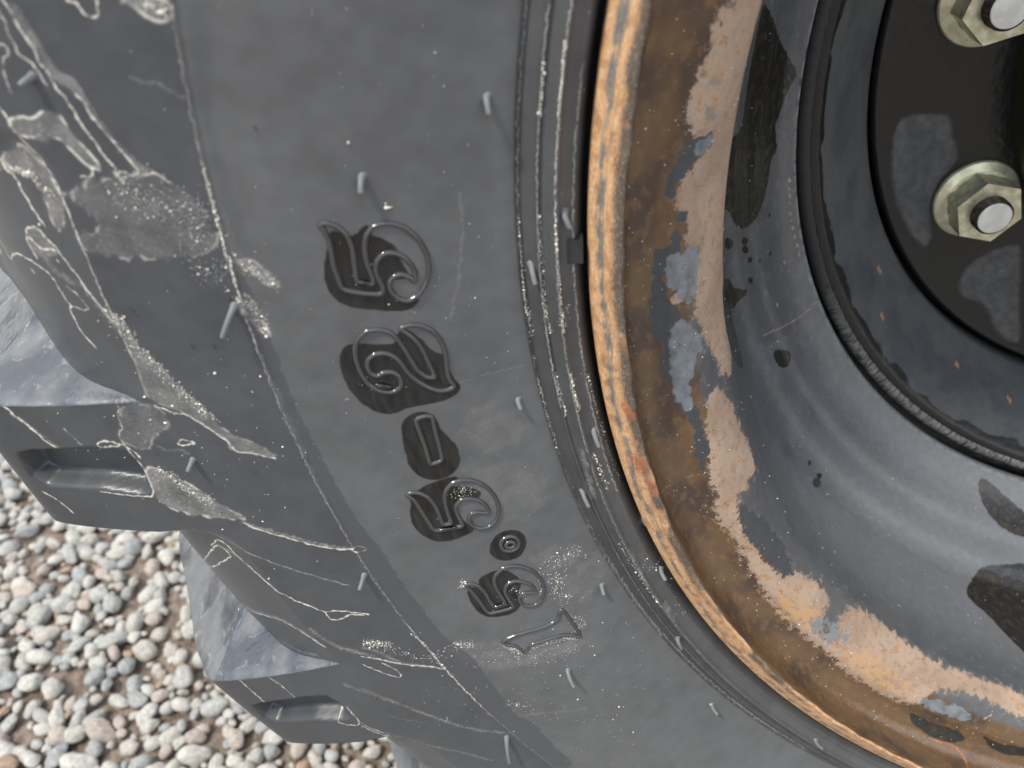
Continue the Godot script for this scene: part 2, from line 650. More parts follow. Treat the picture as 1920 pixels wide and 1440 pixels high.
func add_lug(tyre: MeshInstance3D, top: float) -> void:
	var line := PackedVector2Array()
	for k in 60:
		var r := lerpf(LUG_RIM - 0.0001, 0.545, k / 59.0)
		line.append(Vector2(r, at_radius(tyre_line, r).x))
	for i in range(25 * 8, tyre_line.size(), 2):
		if tyre_line[i].x > 0.5455:
			line.append(tyre_line[i])
	var rows := line.size()
	var outline := PackedVector2Array()
	for i in range(0, POCKET.size(), 2):
		outline.append(Vector2(POCKET[i] * 0.01 * 8.9, POCKET[i + 1] * 0.1))
	var columns := 64
	var points := PackedVector3Array()
	var uv := PackedVector2Array()
	var edges := [PackedVector3Array(), PackedVector3Array()]      # upper and lower rim of the face
	for i in columns + 1:
		for j in rows:
			var r := line[j].x
			var z := line[j].y
			var first := 0.0
			var last := 6.5 - (r - 0.50) * 19.0 if r > 0.50 else 6.5
			if z < 0.0:
				last = maxf(5.4 + z * 6.0, 4.4)
				first = -z * 2.0
			var t := float(i) / columns
			var local := lerpf(first + 0.06, last - 0.06, t)
			var depth := 0.0
			if z > 0.015 and r > 0.485 and r < 0.54:
				depth = slot_depth(local, r, outline) * 0.0065
			var a := deg_to_rad(top + local)
			var q := Vector3(cos(a) * (r - depth * 0.12), sin(a) * (r - depth * 0.12), z - depth)
			points.append(q)
			uv.append(tyre_uv(top + local, r))
			if i == 0:
				edges[0].append(q)
			elif i == columns:
				edges[1].append(q)
	var mesh := ArrayMesh.new()
	mesh.add_surface_from_arrays(Mesh.PRIMITIVE_TRIANGLES, grid(columns + 1, rows, points, uv, Vector3(0, 0, 1), 32 * (rows) + 6))
	mesh.surface_set_material(0, rubber)
	for side in 2:
		var edge: PackedVector3Array = edges[side]
		var wall := PackedVector3Array()
		var wall_uv := PackedVector2Array()
		var steps := 10
		var s := -1.0 if side == 0 else 1.0
		for j in rows:
			var tangent := (line[mini(j + 1, rows - 1)] - line[maxi(j - 1, 0)]).normalized()
			var inward := Vector2(tangent.y, -tangent.x)      # into the rubber
			if inward.y > 0.0:
				inward = -inward
			inward = inward.lerp(Vector2(-0.35, -1.0).normalized(), 0.6 * smoothstep(-0.05, 0.022, line[j].y)).normalized()
			var reach := 0.040 * smoothstep(0.0, 0.05, line[j].x - LUG_RIM + maxf(-line[j].y, 0.0)) + 0.003
			var e := edge[j]
			var angle := atan2(e.y, e.x)
			for k in steps:
				var t := k / float(steps - 1)
				var depth := reach * t * t if k > 0 else 0.0
				var bevel := deg_to_rad(0.075) * s * (1.0 - pow(1.0 - minf(depth / 0.0008, 1.0), 2.0))
				var lean := deg_to_rad(1.1 if side == 0 else 0.6) * s * depth / 0.04
				var foot := deg_to_rad(0.9) * s * pow(maxf(t - 0.55, 0.0) / 0.45, 2.0)
				var r := line[j].x + inward.x * depth
				var a := angle + bevel + lean + foot
				wall.append(Vector3(cos(a) * r, sin(a) * r, line[j].y + inward.y * depth))
				wall_uv.append(Vector2((line[j].x - 0.47) / 0.16 + (0.37 * top if side == 0 else 0.1), depth / 0.16))
		var outward := Vector3(-sin(deg_to_rad(top)), cos(deg_to_rad(top)), 0) * s
		mesh.add_surface_from_arrays(Mesh.PRIMITIVE_TRIANGLES, grid(rows, steps, wall, wall_uv, outward))
		mesh.surface_set_material(side + 1, flank_rubber)
	add_part(tyre, "lug", mesh, null)


# lettering: a thin raised ridge along the outline of a figure. Points: thousandths of a degree, hundredths of a millimetre of radius
func digit(tyre: Node3D, called: String, flat: Array) -> void:
	var pts := PackedVector2Array()
	for i in range(0, flat.size(), 2):
		pts.append(Vector2(flat[i] * 0.001, flat[i + 1] * 0.00001))
	for turn in 2:
		var cut := PackedVector2Array()
		for i in pts.size():
			cut.append(pts[i].lerp(pts[(i + 1) % pts.size()], 0.2))
			cut.append(pts[i].lerp(pts[(i + 1) % pts.size()], 0.8))
		pts = cut
	var spine := PackedVector3Array()
	var ups := PackedVector3Array()
	for q in pts:
		ups.append(tyre_normal(q.x, q.y))
		spine.append(on_tyre(q.x, q.y))
	var points := PackedVector3Array()
	var uv := PackedVector2Array()
	var n := spine.size()
	var sides := 9
	for i in n + 1:
		var k := i % n
		var along := (spine[(k + 1) % n] - spine[(k + n - 1) % n]).normalized()
		var across := along.cross(ups[k]).normalized()
		for j in sides:
			var a := PI * j / (sides - 1)
			points.append(spine[k] + across * cos(a) * 0.00080 + ups[k] * (sin(a) * 0.00100 - 0.00014))
			uv.append(tyre_uv(pts[k].x, pts[k].y))
	var mesh := ArrayMesh.new()
	mesh.add_surface_from_arrays(Mesh.PRIMITIVE_TRIANGLES, grid(n + 1, sides, points, uv, Vector3(0, 0, 1)))
	add_part(tyre, called, mesh, letter_rubber)


# a moulding whisker, from its foot on the rubber to its tip (millimetres, wheel axes)
func spew(tyre: Node3D, foot_mm: Vector3, tip_mm: Vector3) -> void:
	var foot := foot_mm * 0.001
	var tip := tip_mm * 0.001
	var up := Vector3(0, 0, 1)
	var length := foot.distance_to(tip)
	var bend := foot + (up * 0.7 + (tip - foot).normalized() * 0.3) * length * 0.45
	var points := PackedVector3Array()
	var uv := PackedVector2Array()
	var rows := 12
	var turns := 12
	foot -= up * 0.0006
	for i in turns + 1:
		for j in rows + 3:
			var t := minf(float(j) / rows, 1.0)
			var c := foot.lerp(bend, t).lerp(bend.lerp(tip, t), t)
			var d := (bend - foot).lerp(tip - bend, t).normalized()
			var x := d.cross(Vector3(0.3, 0.9, 0.1)).normalized()
			var y := d.cross(x)
			var r := 0.00092 * (1.0 - 0.18 * t) + 0.00055 * pow(1.0 - t, 6.0)
			if j > rows:
				r *= [0.86, 0.0][j - rows - 1]
				c += d * 0.00012 * (j - rows)
			var a := TAU * i / turns
			points.append(c + (x * cos(a) + y * sin(a)) * r)
			uv.append(Vector2(a, t))
	var mid := (turns / 2) * (rows + 3) + rows / 2
	var dm := (tip - foot).normalized()
	var xm := dm.cross(Vector3(0.3, 0.9, 0.1)).normalized()
	var mesh := ArrayMesh.new()
	mesh.add_surface_from_arrays(Mesh.PRIMITIVE_TRIANGLES, grid(turns + 1, rows + 3, points, uv, -xm, mid))
	add_part(tyre, "vent_spew", mesh, spew_rubber)


func lump(seed_number: int, roughness: float, rings: int) -> ArrayMesh:
	var n := hash_noise(seed_number, 0.8, 2)
	var columns := rings * 2
	var points := PackedVector3Array()
	var uv := PackedVector2Array()
	for i in columns + 1:
		for j in rings + 1:
			var a := TAU * (i % columns) / columns
			var b := PI * j / rings
			var d := Vector3(sin(b) * cos(a), cos(b), sin(b) * sin(a))
			points.append(d * (1.0 + roughness * n.get_noise_3dv(d * 1.3)))
			uv.append(Vector2(i, j))
	var arrays := grid(columns + 1, rings + 1, points, uv, Vector3(cos(TAU * (columns / 2) / columns), 0, 0))
	var normals: PackedVector3Array = arrays[Mesh.ARRAY_NORMAL]
	for i in columns + 1:
		normals[i * (rings + 1)] = Vector3.UP
		normals[i * (rings + 1) + rings] = Vector3.DOWN
	arrays[Mesh.ARRAY_NORMAL] = normals
	var mesh := ArrayMesh.new()
	mesh.add_surface_from_arrays(Mesh.PRIMITIVE_TRIANGLES, arrays)
	return mesh


func sand(tyre: Node3D) -> void:
	var rng := RandomNumberGenerator.new()
	rng.seed = 77
	var spots: Array[Transform3D] = []
	for place in sand_places():
		var flat: Array = place[0]
		var n := flat.size() / 2
		for k in int(place[2] * (1.5 if place[3] < 0.4 else 1.0)):
			var t := rng.randf() * (n - 1)
			var i := mini(int(t), n - 2) if n > 1 else 0
			t -= i
			var j := mini(i + 1, n - 1)
			var degrees := lerpf(flat[i * 2], flat[j * 2], t) * 0.01
			var r := lerpf(flat[i * 2 + 1], flat[j * 2 + 1], t) * 0.0001
			degrees += rad_to_deg(rng.randfn() * place[1] * 0.0007 / r)
			r += rng.randfn() * place[1] * 0.0007
			if r < 0.347 or r > 0.535:
				continue
			var size: float = place[3] * 0.001 * rng.randf_range(0.3, 1.0) * (1.5 if rng.randf() < 0.05 else 0.55)
			var b := Basis.from_euler(Vector3(rng.randf() * 6.0, rng.randf() * 6.0, rng.randf() * 6.0)).scaled(Vector3(size * rng.randf_range(0.8, 1.3), size, size * 0.8))
			spots.append(Transform3D(b, on_tyre(degrees, r) + tyre_normal(degrees, r) * size * 0.35))
	var grains := MultiMesh.new()
	grains.transform_format = MultiMesh.TRANSFORM_3D
	grains.mesh = lump(4, 0.5, 4)
	grains.instance_count = spots.size()
	for k in spots.size():
		grains.set_instance_transform(k, spots[k])
	var o := MultiMeshInstance3D.new()
	o.name = "sand_grains"
	o.multimesh = grains
	o.material_override = grain_material
	o.set_meta("kind", "stuff")
	tyre.add_child(o)


# small pools of rain held in the lettering
func water(tyre: Node3D) -> void:
	var m := StandardMaterial3D.new()
	m.albedo_color = Color(0.05, 0.05, 0.05)
	m.roughness = 0.03
	m.metallic_specular = 0.7
	# each pool: its two ends (degrees, radius), then its width in millimetres
	for q in [[184.02, 0.4078, 184.21, 0.4037, 1.5], [188.83, 0.4104, 189.16, 0.4055, 1.9], [197.72, 0.4092, 198.04, 0.4024, 1.0], [204.08, 0.4069, 204.42, 0.4012, 0.9]]:
		var a := on_tyre(q[0], q[1])
		var b := on_tyre(q[2], q[3])
		var up := tyre_normal(q[0], q[1])
		var x := (b - a) * 0.5
		x = x - up * x.dot(up)
		add_part(tyre, "water_drop", lump(8, 0.12, 12), m, Transform3D(Basis(x, up.cross(x).normalized() * q[4] * 0.0006, up * 0.0010), (a + b) * 0.5 + up * 0.0001))


# ------------------------------------------------------------------ rim
func rim_material() -> StandardMaterial3D:
	var w := 2048
	var h := 1024
	var p := Paint.new(w, h, 150.0, 120.0, 0.0, 0.24, 0.31)
	rim_marks(p)
	var tan_l: PackedFloat32Array = p.layer("tan")
	var ochre: PackedFloat32Array = p.layer("ochre")
	var slate: PackedFloat32Array = p.layer("slate")
	var blue: PackedFloat32Array = p.layer("blue")
	var wet: PackedFloat32Array = p.layer("wet")
	var red: PackedFloat32Array = p.layer("red")
	var fine := grey(hash_noise(31, 0.3, 3), w, h)
	var mid := grey(hash_noise(32, 0.045, 5), w, h)
	var broad := grey(hash_noise(33, 0.009, 4), w, h)
	var streak_noise := hash_noise(34, 1.0, 4)
	var albedo := PackedByteArray()
	albedo.resize(w * h * 3)
	var rough := PackedByteArray()
	rough.resize(w * h)
	var relief := PackedByteArray()
	relief.resize(w * h)
	for y in h:
		var s := (y + 0.5) / h * 0.24
		var lip := s < 0.0325
		for x in w:
			var at := y * w + x
			var f := fine[at] / 255.0
			var m := mid[at] / 255.0
			var b := broad[at] / 255.0
			var c := Vector3()
			var ro := 0.6
			var bump := 0.0
			if lip:
				# rusty worn edge of the flange: fibrous stripes along and across
				var st := streak_noise.get_noise_2d(x * 0.012, s * 1400.0) * 0.5 + 0.5
				var hair := streak_noise.get_noise_2d(x * 0.10 + s * 2600.0, s * 1900.0 + (m - 0.5) * 3.0) * 0.5 + 0.5
				var down := float(x) / w
				c = Vector3(0.58, 0.30, 0.125).lerp(Vector3(0.82, 0.58, 0.35), smoothstep(0.38, 0.72, hair * 0.6 + f * 0.2 + st * 0.2))
				c = c.lerp(Vector3(0.33, 0.14, 0.065), smoothstep(0.50, 0.70, m) * smoothstep(0.35, 0.6, hair) * 0.8)
				var wander := (st - 0.5) * 0.0016 + (b - 0.5) * 0.004
				var band := smoothstep(0.0018, 0.0004, absf(s - 0.0254 - wander))
				var broken := smoothstep(0.36, 0.56, m * 0.5 + st * 0.5 + (0.42 - down) * 0.25)
				c = c.lerp(Vector3(0.20, 0.205, 0.19).lerp(Vector3(0.09, 0.095, 0.09), smoothstep(0.4, 0.7, hair)), clampf(band * broken, 0.0, 0.9))
				var inner := smoothstep(0.0280, 0.0300, s + (hair - 0.5) * 0.0035)
				var scale := smoothstep(0.60, 0.40, b * 0.7 + m * 0.3 + (down - 0.5) * 0.8)
				c = c.lerp(Vector3(0.05, 0.046, 0.04).lerp(Vector3(0.24, 0.22, 0.19), smoothstep(0.52, 0.70, f * 0.5 + hair * 0.5)), inner * scale * 0.9)
				ro = 0.85
				bump = hair * 0.55 + f * 0.3
			else:
				# brown rusty gutter
				var rust := Vector3(0.150, 0.086, 0.040).lerp(Vector3(0.068, 0.041, 0.029), smoothstep(0.35, 0.70, b + (0.45 - float(x) / w) * 0.4))
				rust = rust.lerp(Vector3(0.235, 0.125, 0.050), smoothstep(0.50, 0.78, m) * 0.5)
				rust = rust * (0.86 + 0.28 * f)
				# grey paint further in
				var coat := Vector3(0.098, 0.101, 0.103).lerp(Vector3(0.078, 0.084, 0.092), smoothstep(0.38, 0.66, b))
				coat = coat * (0.86 + 0.28 * m) 
				coat = coat.lerp(Vector3(0.26, 0.275, 0.285), (smoothstep(0.66, 0.85, m) * 0.35 + 0.75 * smoothstep(0.2168, 0.2180, s) * smoothstep(0.2206, 0.2192, s) * smoothstep(0.3, 0.55, m)))
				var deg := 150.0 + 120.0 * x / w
				var sky_sheen := smoothstep(200.0, 226.0, deg + (b - 0.5) * 30.0) * smoothstep(0.088, 0.125, s) * (0.35 + 0.5 * b + 0.35 * m)  # sky reflection painted into the coat, paler on the lower, up-facing side
				coat = coat.lerp(Vector3(0.205, 0.215, 0.225), clampf(sky_sheen * 0.75, 0.0, 1.0))
				c = rust.lerp(coat, smoothstep(0.070, 0.074, s + (m - 0.5) * 0.006))
				ro = lerpf(0.22 - 0.10 * smoothstep(206.0, 226.0, deg), 0.34, smoothstep(0.070, 0.075, s))
				bump = f * 0.25 + m * 0.35
			var k := tan_l[at]
			if k > 0.0:
				var t := Vector3(0.36, 0.245, 0.165).lerp(Vector3(0.49, 0.35, 0.25), smoothstep(0.30, 0.68, b * 0.6 + m * 0.4))
				t = t.lerp(Vector3(0.27, 0.235, 0.21), smoothstep(0.50, 0.78, m * 0.7 + f * 0.3) * 0.65)
				t = t.lerp(Vector3(0.48, 0.26, 0.115), smoothstep(0.52, 0.75, (1.0 - m) * 0.6 + b * 0.4) * 0.5)
				t = t * (0.82 + 0.40 * f)
				var o := ochre[at]
				if o > 0.0:
					t = t.lerp(Vector3(0.58, 0.32, 0.12), o * smoothstep(0.30, 0.65, m) * 0.8)
				# speckled thinning at its borders
				k = smoothstep(0.22, 0.78, k * 1.2 - 0.12 + (m - 0.5) * 1.2 + (f - 0.5) * 1.5)
				c = c.lerp(t, k)
				ro = lerpf(ro, 0.85, k)
				bump += k * 0.35
			k = slate[at]
			if k > 0.0:
				k = smoothstep(0.30, 0.60, k * 1.2 - 0.12 + (m - 0.5) * 0.9 + (f - 0.5) * 0.5)
				c = c.lerp(Vector3(0.045, 0.052, 0.060) * (0.8 + 0.4 * m), k)
				ro = lerpf(ro, 0.4, k)
				bump -= k * 0.3
			k = blue[at]
			if k > 0.0:
				k = smoothstep(0.25, 0.75, k * 1.15 - 0.12 + (m - 0.5) * 1.3 + (f - 0.5) * 0.5) * minf(k * 1.5, 1.0)
				c = c.lerp(Vector3(0.195, 0.222, 0.245) * (0.5 + 0.9 * m), k * 0.9)
				ro = lerpf(ro, 0.45, k)
			k = red[at]
			if k > 0.0:
				c = c.lerp(Vector3(0.42, 0.14, 0.065) * (0.6 + 0.8 * m), k)
			k = wet[at]
			if k > 0.0:
				var dirt := Vector3(0.018, 0.0175, 0.016).lerp(Vector3(0.045, 0.032, 0.022), smoothstep(0.52, 0.7, m))
				c = c.lerp(dirt, k)
				ro = lerpf(ro, 0.22, k)
				bump = lerpf(bump, m * 0.5, k)
			var at3 := at * 3
			albedo[at3] = to_byte(c.x)
			albedo[at3 + 1] = to_byte(c.y)
			albedo[at3 + 2] = to_byte(c.z)
			rough[at] = clampi(int(ro * 255.0), 8, 255)
			relief[at] = clampi(int(bump * 150.0), 0, 255)
	return surface(picture(w, h, albedo, Image.FORMAT_RGB8), picture(w, h, rough, Image.FORMAT_L8), picture(w, h, relief, Image.FORMAT_L8), 0.07)


func build_rim(wheel: Node3D) -> void:
	var paint := rim_material()
	paint.metallic_specular = 0.65
	var mesh := ring(rim_line, 720, 150.0, 120.0, 0.24, false, 0.0, hash_noise(51, 70.0, 3), 0.0009, 26, 48)
	var rim := add_part(wheel, "rim", mesh, paint, Transform3D(Basis(), AXLE))
	# specks of grit and water on the rim
	var rng := RandomNumberGenerator.new()
	rng.seed = 314
	var spots: Array[Transform3D] = []
	for k in 520:
		var at := rng.randi_range(8 * 8 + 3, 14 * 8) if k < 330 else rng.randi_range(14 * 8, 27 * 8) if k < 540 else rng.randi_range(3 * 8, 5 * 8 - 2)
		var along := (rim_line[at + 1] - rim_line[at - 1]).normalized()
		var side := Vector2(along.y, -along.x)
		if side.y < 0.0 and side.x > -0.9 or side.x > 0.9:
			side = -side
		var a := deg_to_rad(rng.randf_range(165.0, 262.0))
		var size := 0.00014 * rng.randf_range(0.5, 1.5) * (1.6 if rng.randf() < 0.06 else 1.0)
		var c := rim_line[at] + side * size * 0.4
		spots.append(Transform3D(Basis.from_euler(Vector3(rng.randf() * 6.0, rng.randf() * 6.0, 0)).scaled(Vector3(size, size, size)), Vector3(cos(a) * c.x, sin(a) * c.x, c.y)))
	var specks := MultiMesh.new()
	specks.transform_format = MultiMesh.TRANSFORM_3D
	specks.mesh = lump(4, 0.5, 4)
	specks.instance_count = spots.size()
	for k in spots.size():
		specks.set_instance_transform(k, spots[k])
	var o := MultiMeshInstance3D.new()
	o.name = "sand_grains"
	o.multimesh = specks
	o.material_override = grain_material
	o.set_meta("kind", "stuff")
	rim.add_child(o)


# ------------------------------------------------------------------ disc, plate, hub
func disc_material() -> StandardMaterial3D:
	var w := 1536
	var h := 768
	var p := Paint.new(w, h, 150.0, 120.0, 0.12, 0.14, 0.2)
	disc_marks(p)
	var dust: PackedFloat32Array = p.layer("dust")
	var rust: PackedFloat32Array = p.layer("rust")
	var fine := grey(hash_noise(61, 0.3, 3), w, h)
	var mid := grey(hash_noise(62, 0.03, 4), w, h)
	var broad := grey(hash_noise(63, 0.008, 4), w, h)
	var albedo := PackedByteArray()
	albedo.resize(w * h * 3)
	var rough := PackedByteArray()
	rough.resize(w * h)
	for y in h:
		var r := 0.12 + (y + 0.5) / h * 0.14
		for x in w:
			var at := y * w + x
			var f := fine[at] / 255.0
			var m := mid[at] / 255.0
			var b := broad[at] / 255.0
			var cone := smoothstep(0.2075, 0.2085, r) * (1.0 - smoothstep(0.2385, 0.2395, r + (b - 0.5) * 0.008 + (m - 0.5) * 0.002))
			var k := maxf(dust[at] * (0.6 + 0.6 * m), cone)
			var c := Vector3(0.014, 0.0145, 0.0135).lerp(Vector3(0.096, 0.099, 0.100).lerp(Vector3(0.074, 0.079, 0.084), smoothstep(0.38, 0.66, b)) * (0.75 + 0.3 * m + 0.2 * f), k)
			c = c.lerp(Vector3(0.50, 0.26, 0.14), rust[at])
			var at3 := at * 3
			albedo[at3] = to_byte(c.x)
			albedo[at3 + 1] = to_byte(c.y)
			albedo[at3 + 2] = to_byte(c.z)
			rough[at] = clampi(int(lerpf(0.28, 0.45, k) * 255.0), 8, 255)
	return surface(picture(w, h, albedo, Image.FORMAT_RGB8), picture(w, h, rough, Image.FORMAT_L8), picture(w, h, mid, Image.FORMAT_L8), 0.03)


func build_disc(wheel: Node3D) -> void:
	var paint := disc_material()
	var place := Transform3D(Basis(), AXLE)
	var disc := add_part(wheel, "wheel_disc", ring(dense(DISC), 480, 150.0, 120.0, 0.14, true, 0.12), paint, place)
	# weld bead between disc and rim, pale with scale where it is dry
	var points := PackedVector3Array()
	var uv := PackedVector2Array()
	var colors := PackedColorArray()
	var columns := 1800
	var turns := 12
	var n := hash_noise(71, 260.0, 3)
	var tone := hash_noise(72, 650.0, 3)
	for i in columns + 1:
		var degrees := 160.0 + 360.0 * i / columns
		var a := deg_to_rad(degrees)
		var c := Vector3(cos(a) * 0.2480, sin(a) * 0.2480, -0.1590)
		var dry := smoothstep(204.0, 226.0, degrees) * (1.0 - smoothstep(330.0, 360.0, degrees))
		for j in turns + 1:
			var b := TAU * (j % turns) / turns
			var r := 0.0042 * (1.0 + 0.10 * n.get_noise_3dv(c + (Vector3(cos(a), sin(a), 0) * cos(b) + Vector3(0, 0, sin(b))) * 0.004))
			var q := c + (Vector3(cos(a), sin(a), 0) * cos(b) + Vector3(0, 0, sin(b))) * r
			points.append(q)
			uv.append(Vector2(i, j))
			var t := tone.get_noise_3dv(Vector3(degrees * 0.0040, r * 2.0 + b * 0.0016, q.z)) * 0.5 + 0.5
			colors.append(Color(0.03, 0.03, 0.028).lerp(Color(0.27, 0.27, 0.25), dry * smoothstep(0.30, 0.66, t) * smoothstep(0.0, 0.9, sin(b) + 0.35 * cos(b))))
	var arrays := grid(columns + 1, turns + 1, points, uv, Vector3(0, 0, 1), (columns / 2) * (turns + 1) + 2)
	arrays[Mesh.ARRAY_COLOR] = colors
	var bead := ArrayMesh.new()
	bead.add_surface_from_arrays(Mesh.PRIMITIVE_TRIANGLES, arrays)
	var scale := StandardMaterial3D.new()
	scale.vertex_color_use_as_albedo = true
	scale.roughness = 0.7
	add_part(disc, "weld_bead", bead, scale)
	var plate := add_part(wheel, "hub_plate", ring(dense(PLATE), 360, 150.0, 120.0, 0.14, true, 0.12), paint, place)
	var back := StandardMaterial3D.new()
	back.albedo_color = Color(0.03, 0.03, 0.03)
	back.roughness = 0.6
	var shut := CylinderMesh.new()
	shut.top_radius = 0.3
	shut.bottom_radius = 0.3
	shut.height = 0.004
	shut.radial_segments = 96
	add_part(plate, "backing_plate", shut, back, Transform3D(Basis(Vector3.RIGHT, PI / 2.0), Vector3(0, 0, -0.224)))
	# hub, dark green
	var green := StandardMaterial3D.new()
	green.albedo_color = Color(0.17, 0.21, 0.10)
	green.roughness = 0.4
	var hub_line := dense([0.1405, -0.206, 0.1405, -0.19, 0.1395, -0.1865, 0.136, -0.185, 0.118, -0.185, 0.116, -0.183, 0.115, -0.15, 0.112, -0.146, 0.06, -0.146, 0.02, -0.146, 0.001, -0.146])
	add_part(wheel, "hub", ring(hub_line, 180, 150.0, 120.0, 0.1), green, place)


# ------------------------------------------------------------------ wheel nuts
func lathe(line: Array, sides: int, spin := 0.0) -> ArrayMesh:      # (radius, height) pairs, axis along z
	var pts := PackedVector2Array()
	for i in range(0, line.size(), 2):
		pts.append(Vector2(line[i], line[i + 1]))
	var st := SurfaceTool.new()
	st.begin(Mesh.PRIMITIVE_TRIANGLES)
	for j in pts.size() - 1:
		st.set_smooth_group(j if sides > 8 else -1)
		for i in sides:
			var a := TAU * i / sides + spin
			var b := TAU * (i + 1) / sides + spin
			var p := Vector3(cos(a) * pts[j].x, sin(a) * pts[j].x, pts[j].y)
			var q := Vector3(cos(b) * pts[j].x, sin(b) * pts[j].x, pts[j].y)
			var r := Vector3(cos(b) * pts[j + 1].x, sin(b) * pts[j + 1].x, pts[j + 1].y)
			var s := Vector3(cos(a) * pts[j + 1].x, sin(a) * pts[j + 1].x, pts[j + 1].y)
			st.add_vertex(p); st.add_vertex(s); st.add_vertex(r)
			st.add_vertex(p); st.add_vertex(r); st.add_vertex(q)
	st.generate_normals()
	return st.commit()


var nut_zinc: StandardMaterial3D
var stud_steel: StandardMaterial3D
var stud_end_steel: StandardMaterial3D

func worn(a: Color, b: Color, metal: float, low: float, high: float, seed_number: int, frequency: float) -> StandardMaterial3D:
	var ramp := Gradient.new()
	ramp.set_color(0, a)
	ramp.set_color(1, b)
	ramp.set_offset(0, 0.3)
	ramp.set_offset(1, 0.7)
	var t := NoiseTexture2D.new()
	t.width = 256
	t.height = 256
	t.seamless = true
	t.noise = hash_noise(seed_number, frequency, 4)
	t.color_ramp = ramp
	var g := Gradient.new()
	g.set_color(0, Color(low, low, low))
	g.set_color(1, Color(high, high, high))
	var q := NoiseTexture2D.new()
	q.width = 256
	q.height = 256
	q.seamless = true
	q.noise = hash_noise(seed_number + 1, frequency, 4)
	q.color_ramp = g
	var m := StandardMaterial3D.new()
	m.albedo_texture = t
	m.roughness_texture = q
	m.roughness = 1.0
	m.metallic = metal
	m.uv1_triplanar = true
	m.uv1_scale = Vector3(14, 14, 14)
	return m


func wheel_nut(wheel: Node3D, k: int) -> void:
	if nut_zinc == null:
		nut_zinc = worn(Color(0.78, 0.765, 0.64), Color(0.92, 0.91, 0.80), 0.55, 0.2, 0.45, 81, 0.03)
		stud_steel = worn(Color(0.20, 0.15, 0.11), Color(0.42, 0.38, 0.34), 0.7, 0.35, 0.6, 83, 0.05)
		stud_end_steel = worn(Color(0.86, 0.86, 0.84), Color(0.95, 0.95, 0.93), 0.35, 0.3, 0.5, 85, 0.02)
	var a := deg_to_rad(180.0 + 36.0 * k - 1.3)
	var nut := Node3D.new()
	nut.name = "wheel_nut"
	nut.position = AXLE + Vector3(cos(a) * 0.1628, sin(a) * 0.1628, -0.2046)
	nut.scale = Vector3(0.9, 0.9, 0.95)
	nut.rotation.z = [0.35, 0.9, 0.1, 0.6][k % 4]
	wheel.add_child(nut, true)
	add_part(nut, "flange", lathe([0.0005, 0.0, 0.0228, 0.0, 0.0235, 0.0006, 0.0235, 0.0022, 0.0229, 0.0030, 0.0185, 0.0048, 0.0165, 0.0052], 48), nut_zinc)
	# six-sided body, its top corners turned down to a circle
	var body := CSGCombiner3D.new()
	var hexagon := CSGCylinder3D.new()
	hexagon.radius = 0.0187
	hexagon.height = 0.0165
	hexagon.sides = 6
	hexagon.smooth_faces = false
	hexagon.transform = Transform3D(Basis(Vector3.RIGHT, PI / 2.0), Vector3(0, 0, 0.0118))
	body.add_child(hexagon)
	var cone := CSGCylinder3D.new()
	cone.operation = CSGShape3D.OPERATION_INTERSECTION
	cone.cone = true
	cone.radius = 0.0560
	cone.height = 0.0700
	cone.sides = 64
	cone.transform = Transform3D(Basis(Vector3.RIGHT, PI / 2.0), Vector3(0, 0, 0.0343))
	body.add_child(cone)
	body.name = "hex_body"
	body.set("material_override", nut_zinc)
	nut.add_child(body)
	var stud_line := [0.0104, 0.016]
	for t in 7:
		var z := 0.0182 + t * 0.0010
		stud_line.append_array([0.0104, z, 0.0097, z + 0.0005])
	stud_line.append_array([0.0103, 0.0256, 0.0090, 0.0268])
	add_part(nut, "stud", lathe(stud_line, 40), stud_steel)
	add_part(nut, "stud_end", lathe([0.0090, 0.0268, 0.0086, 0.0271, 0.003, 0.0273, 0.0, 0.0273], 40), stud_end_steel)


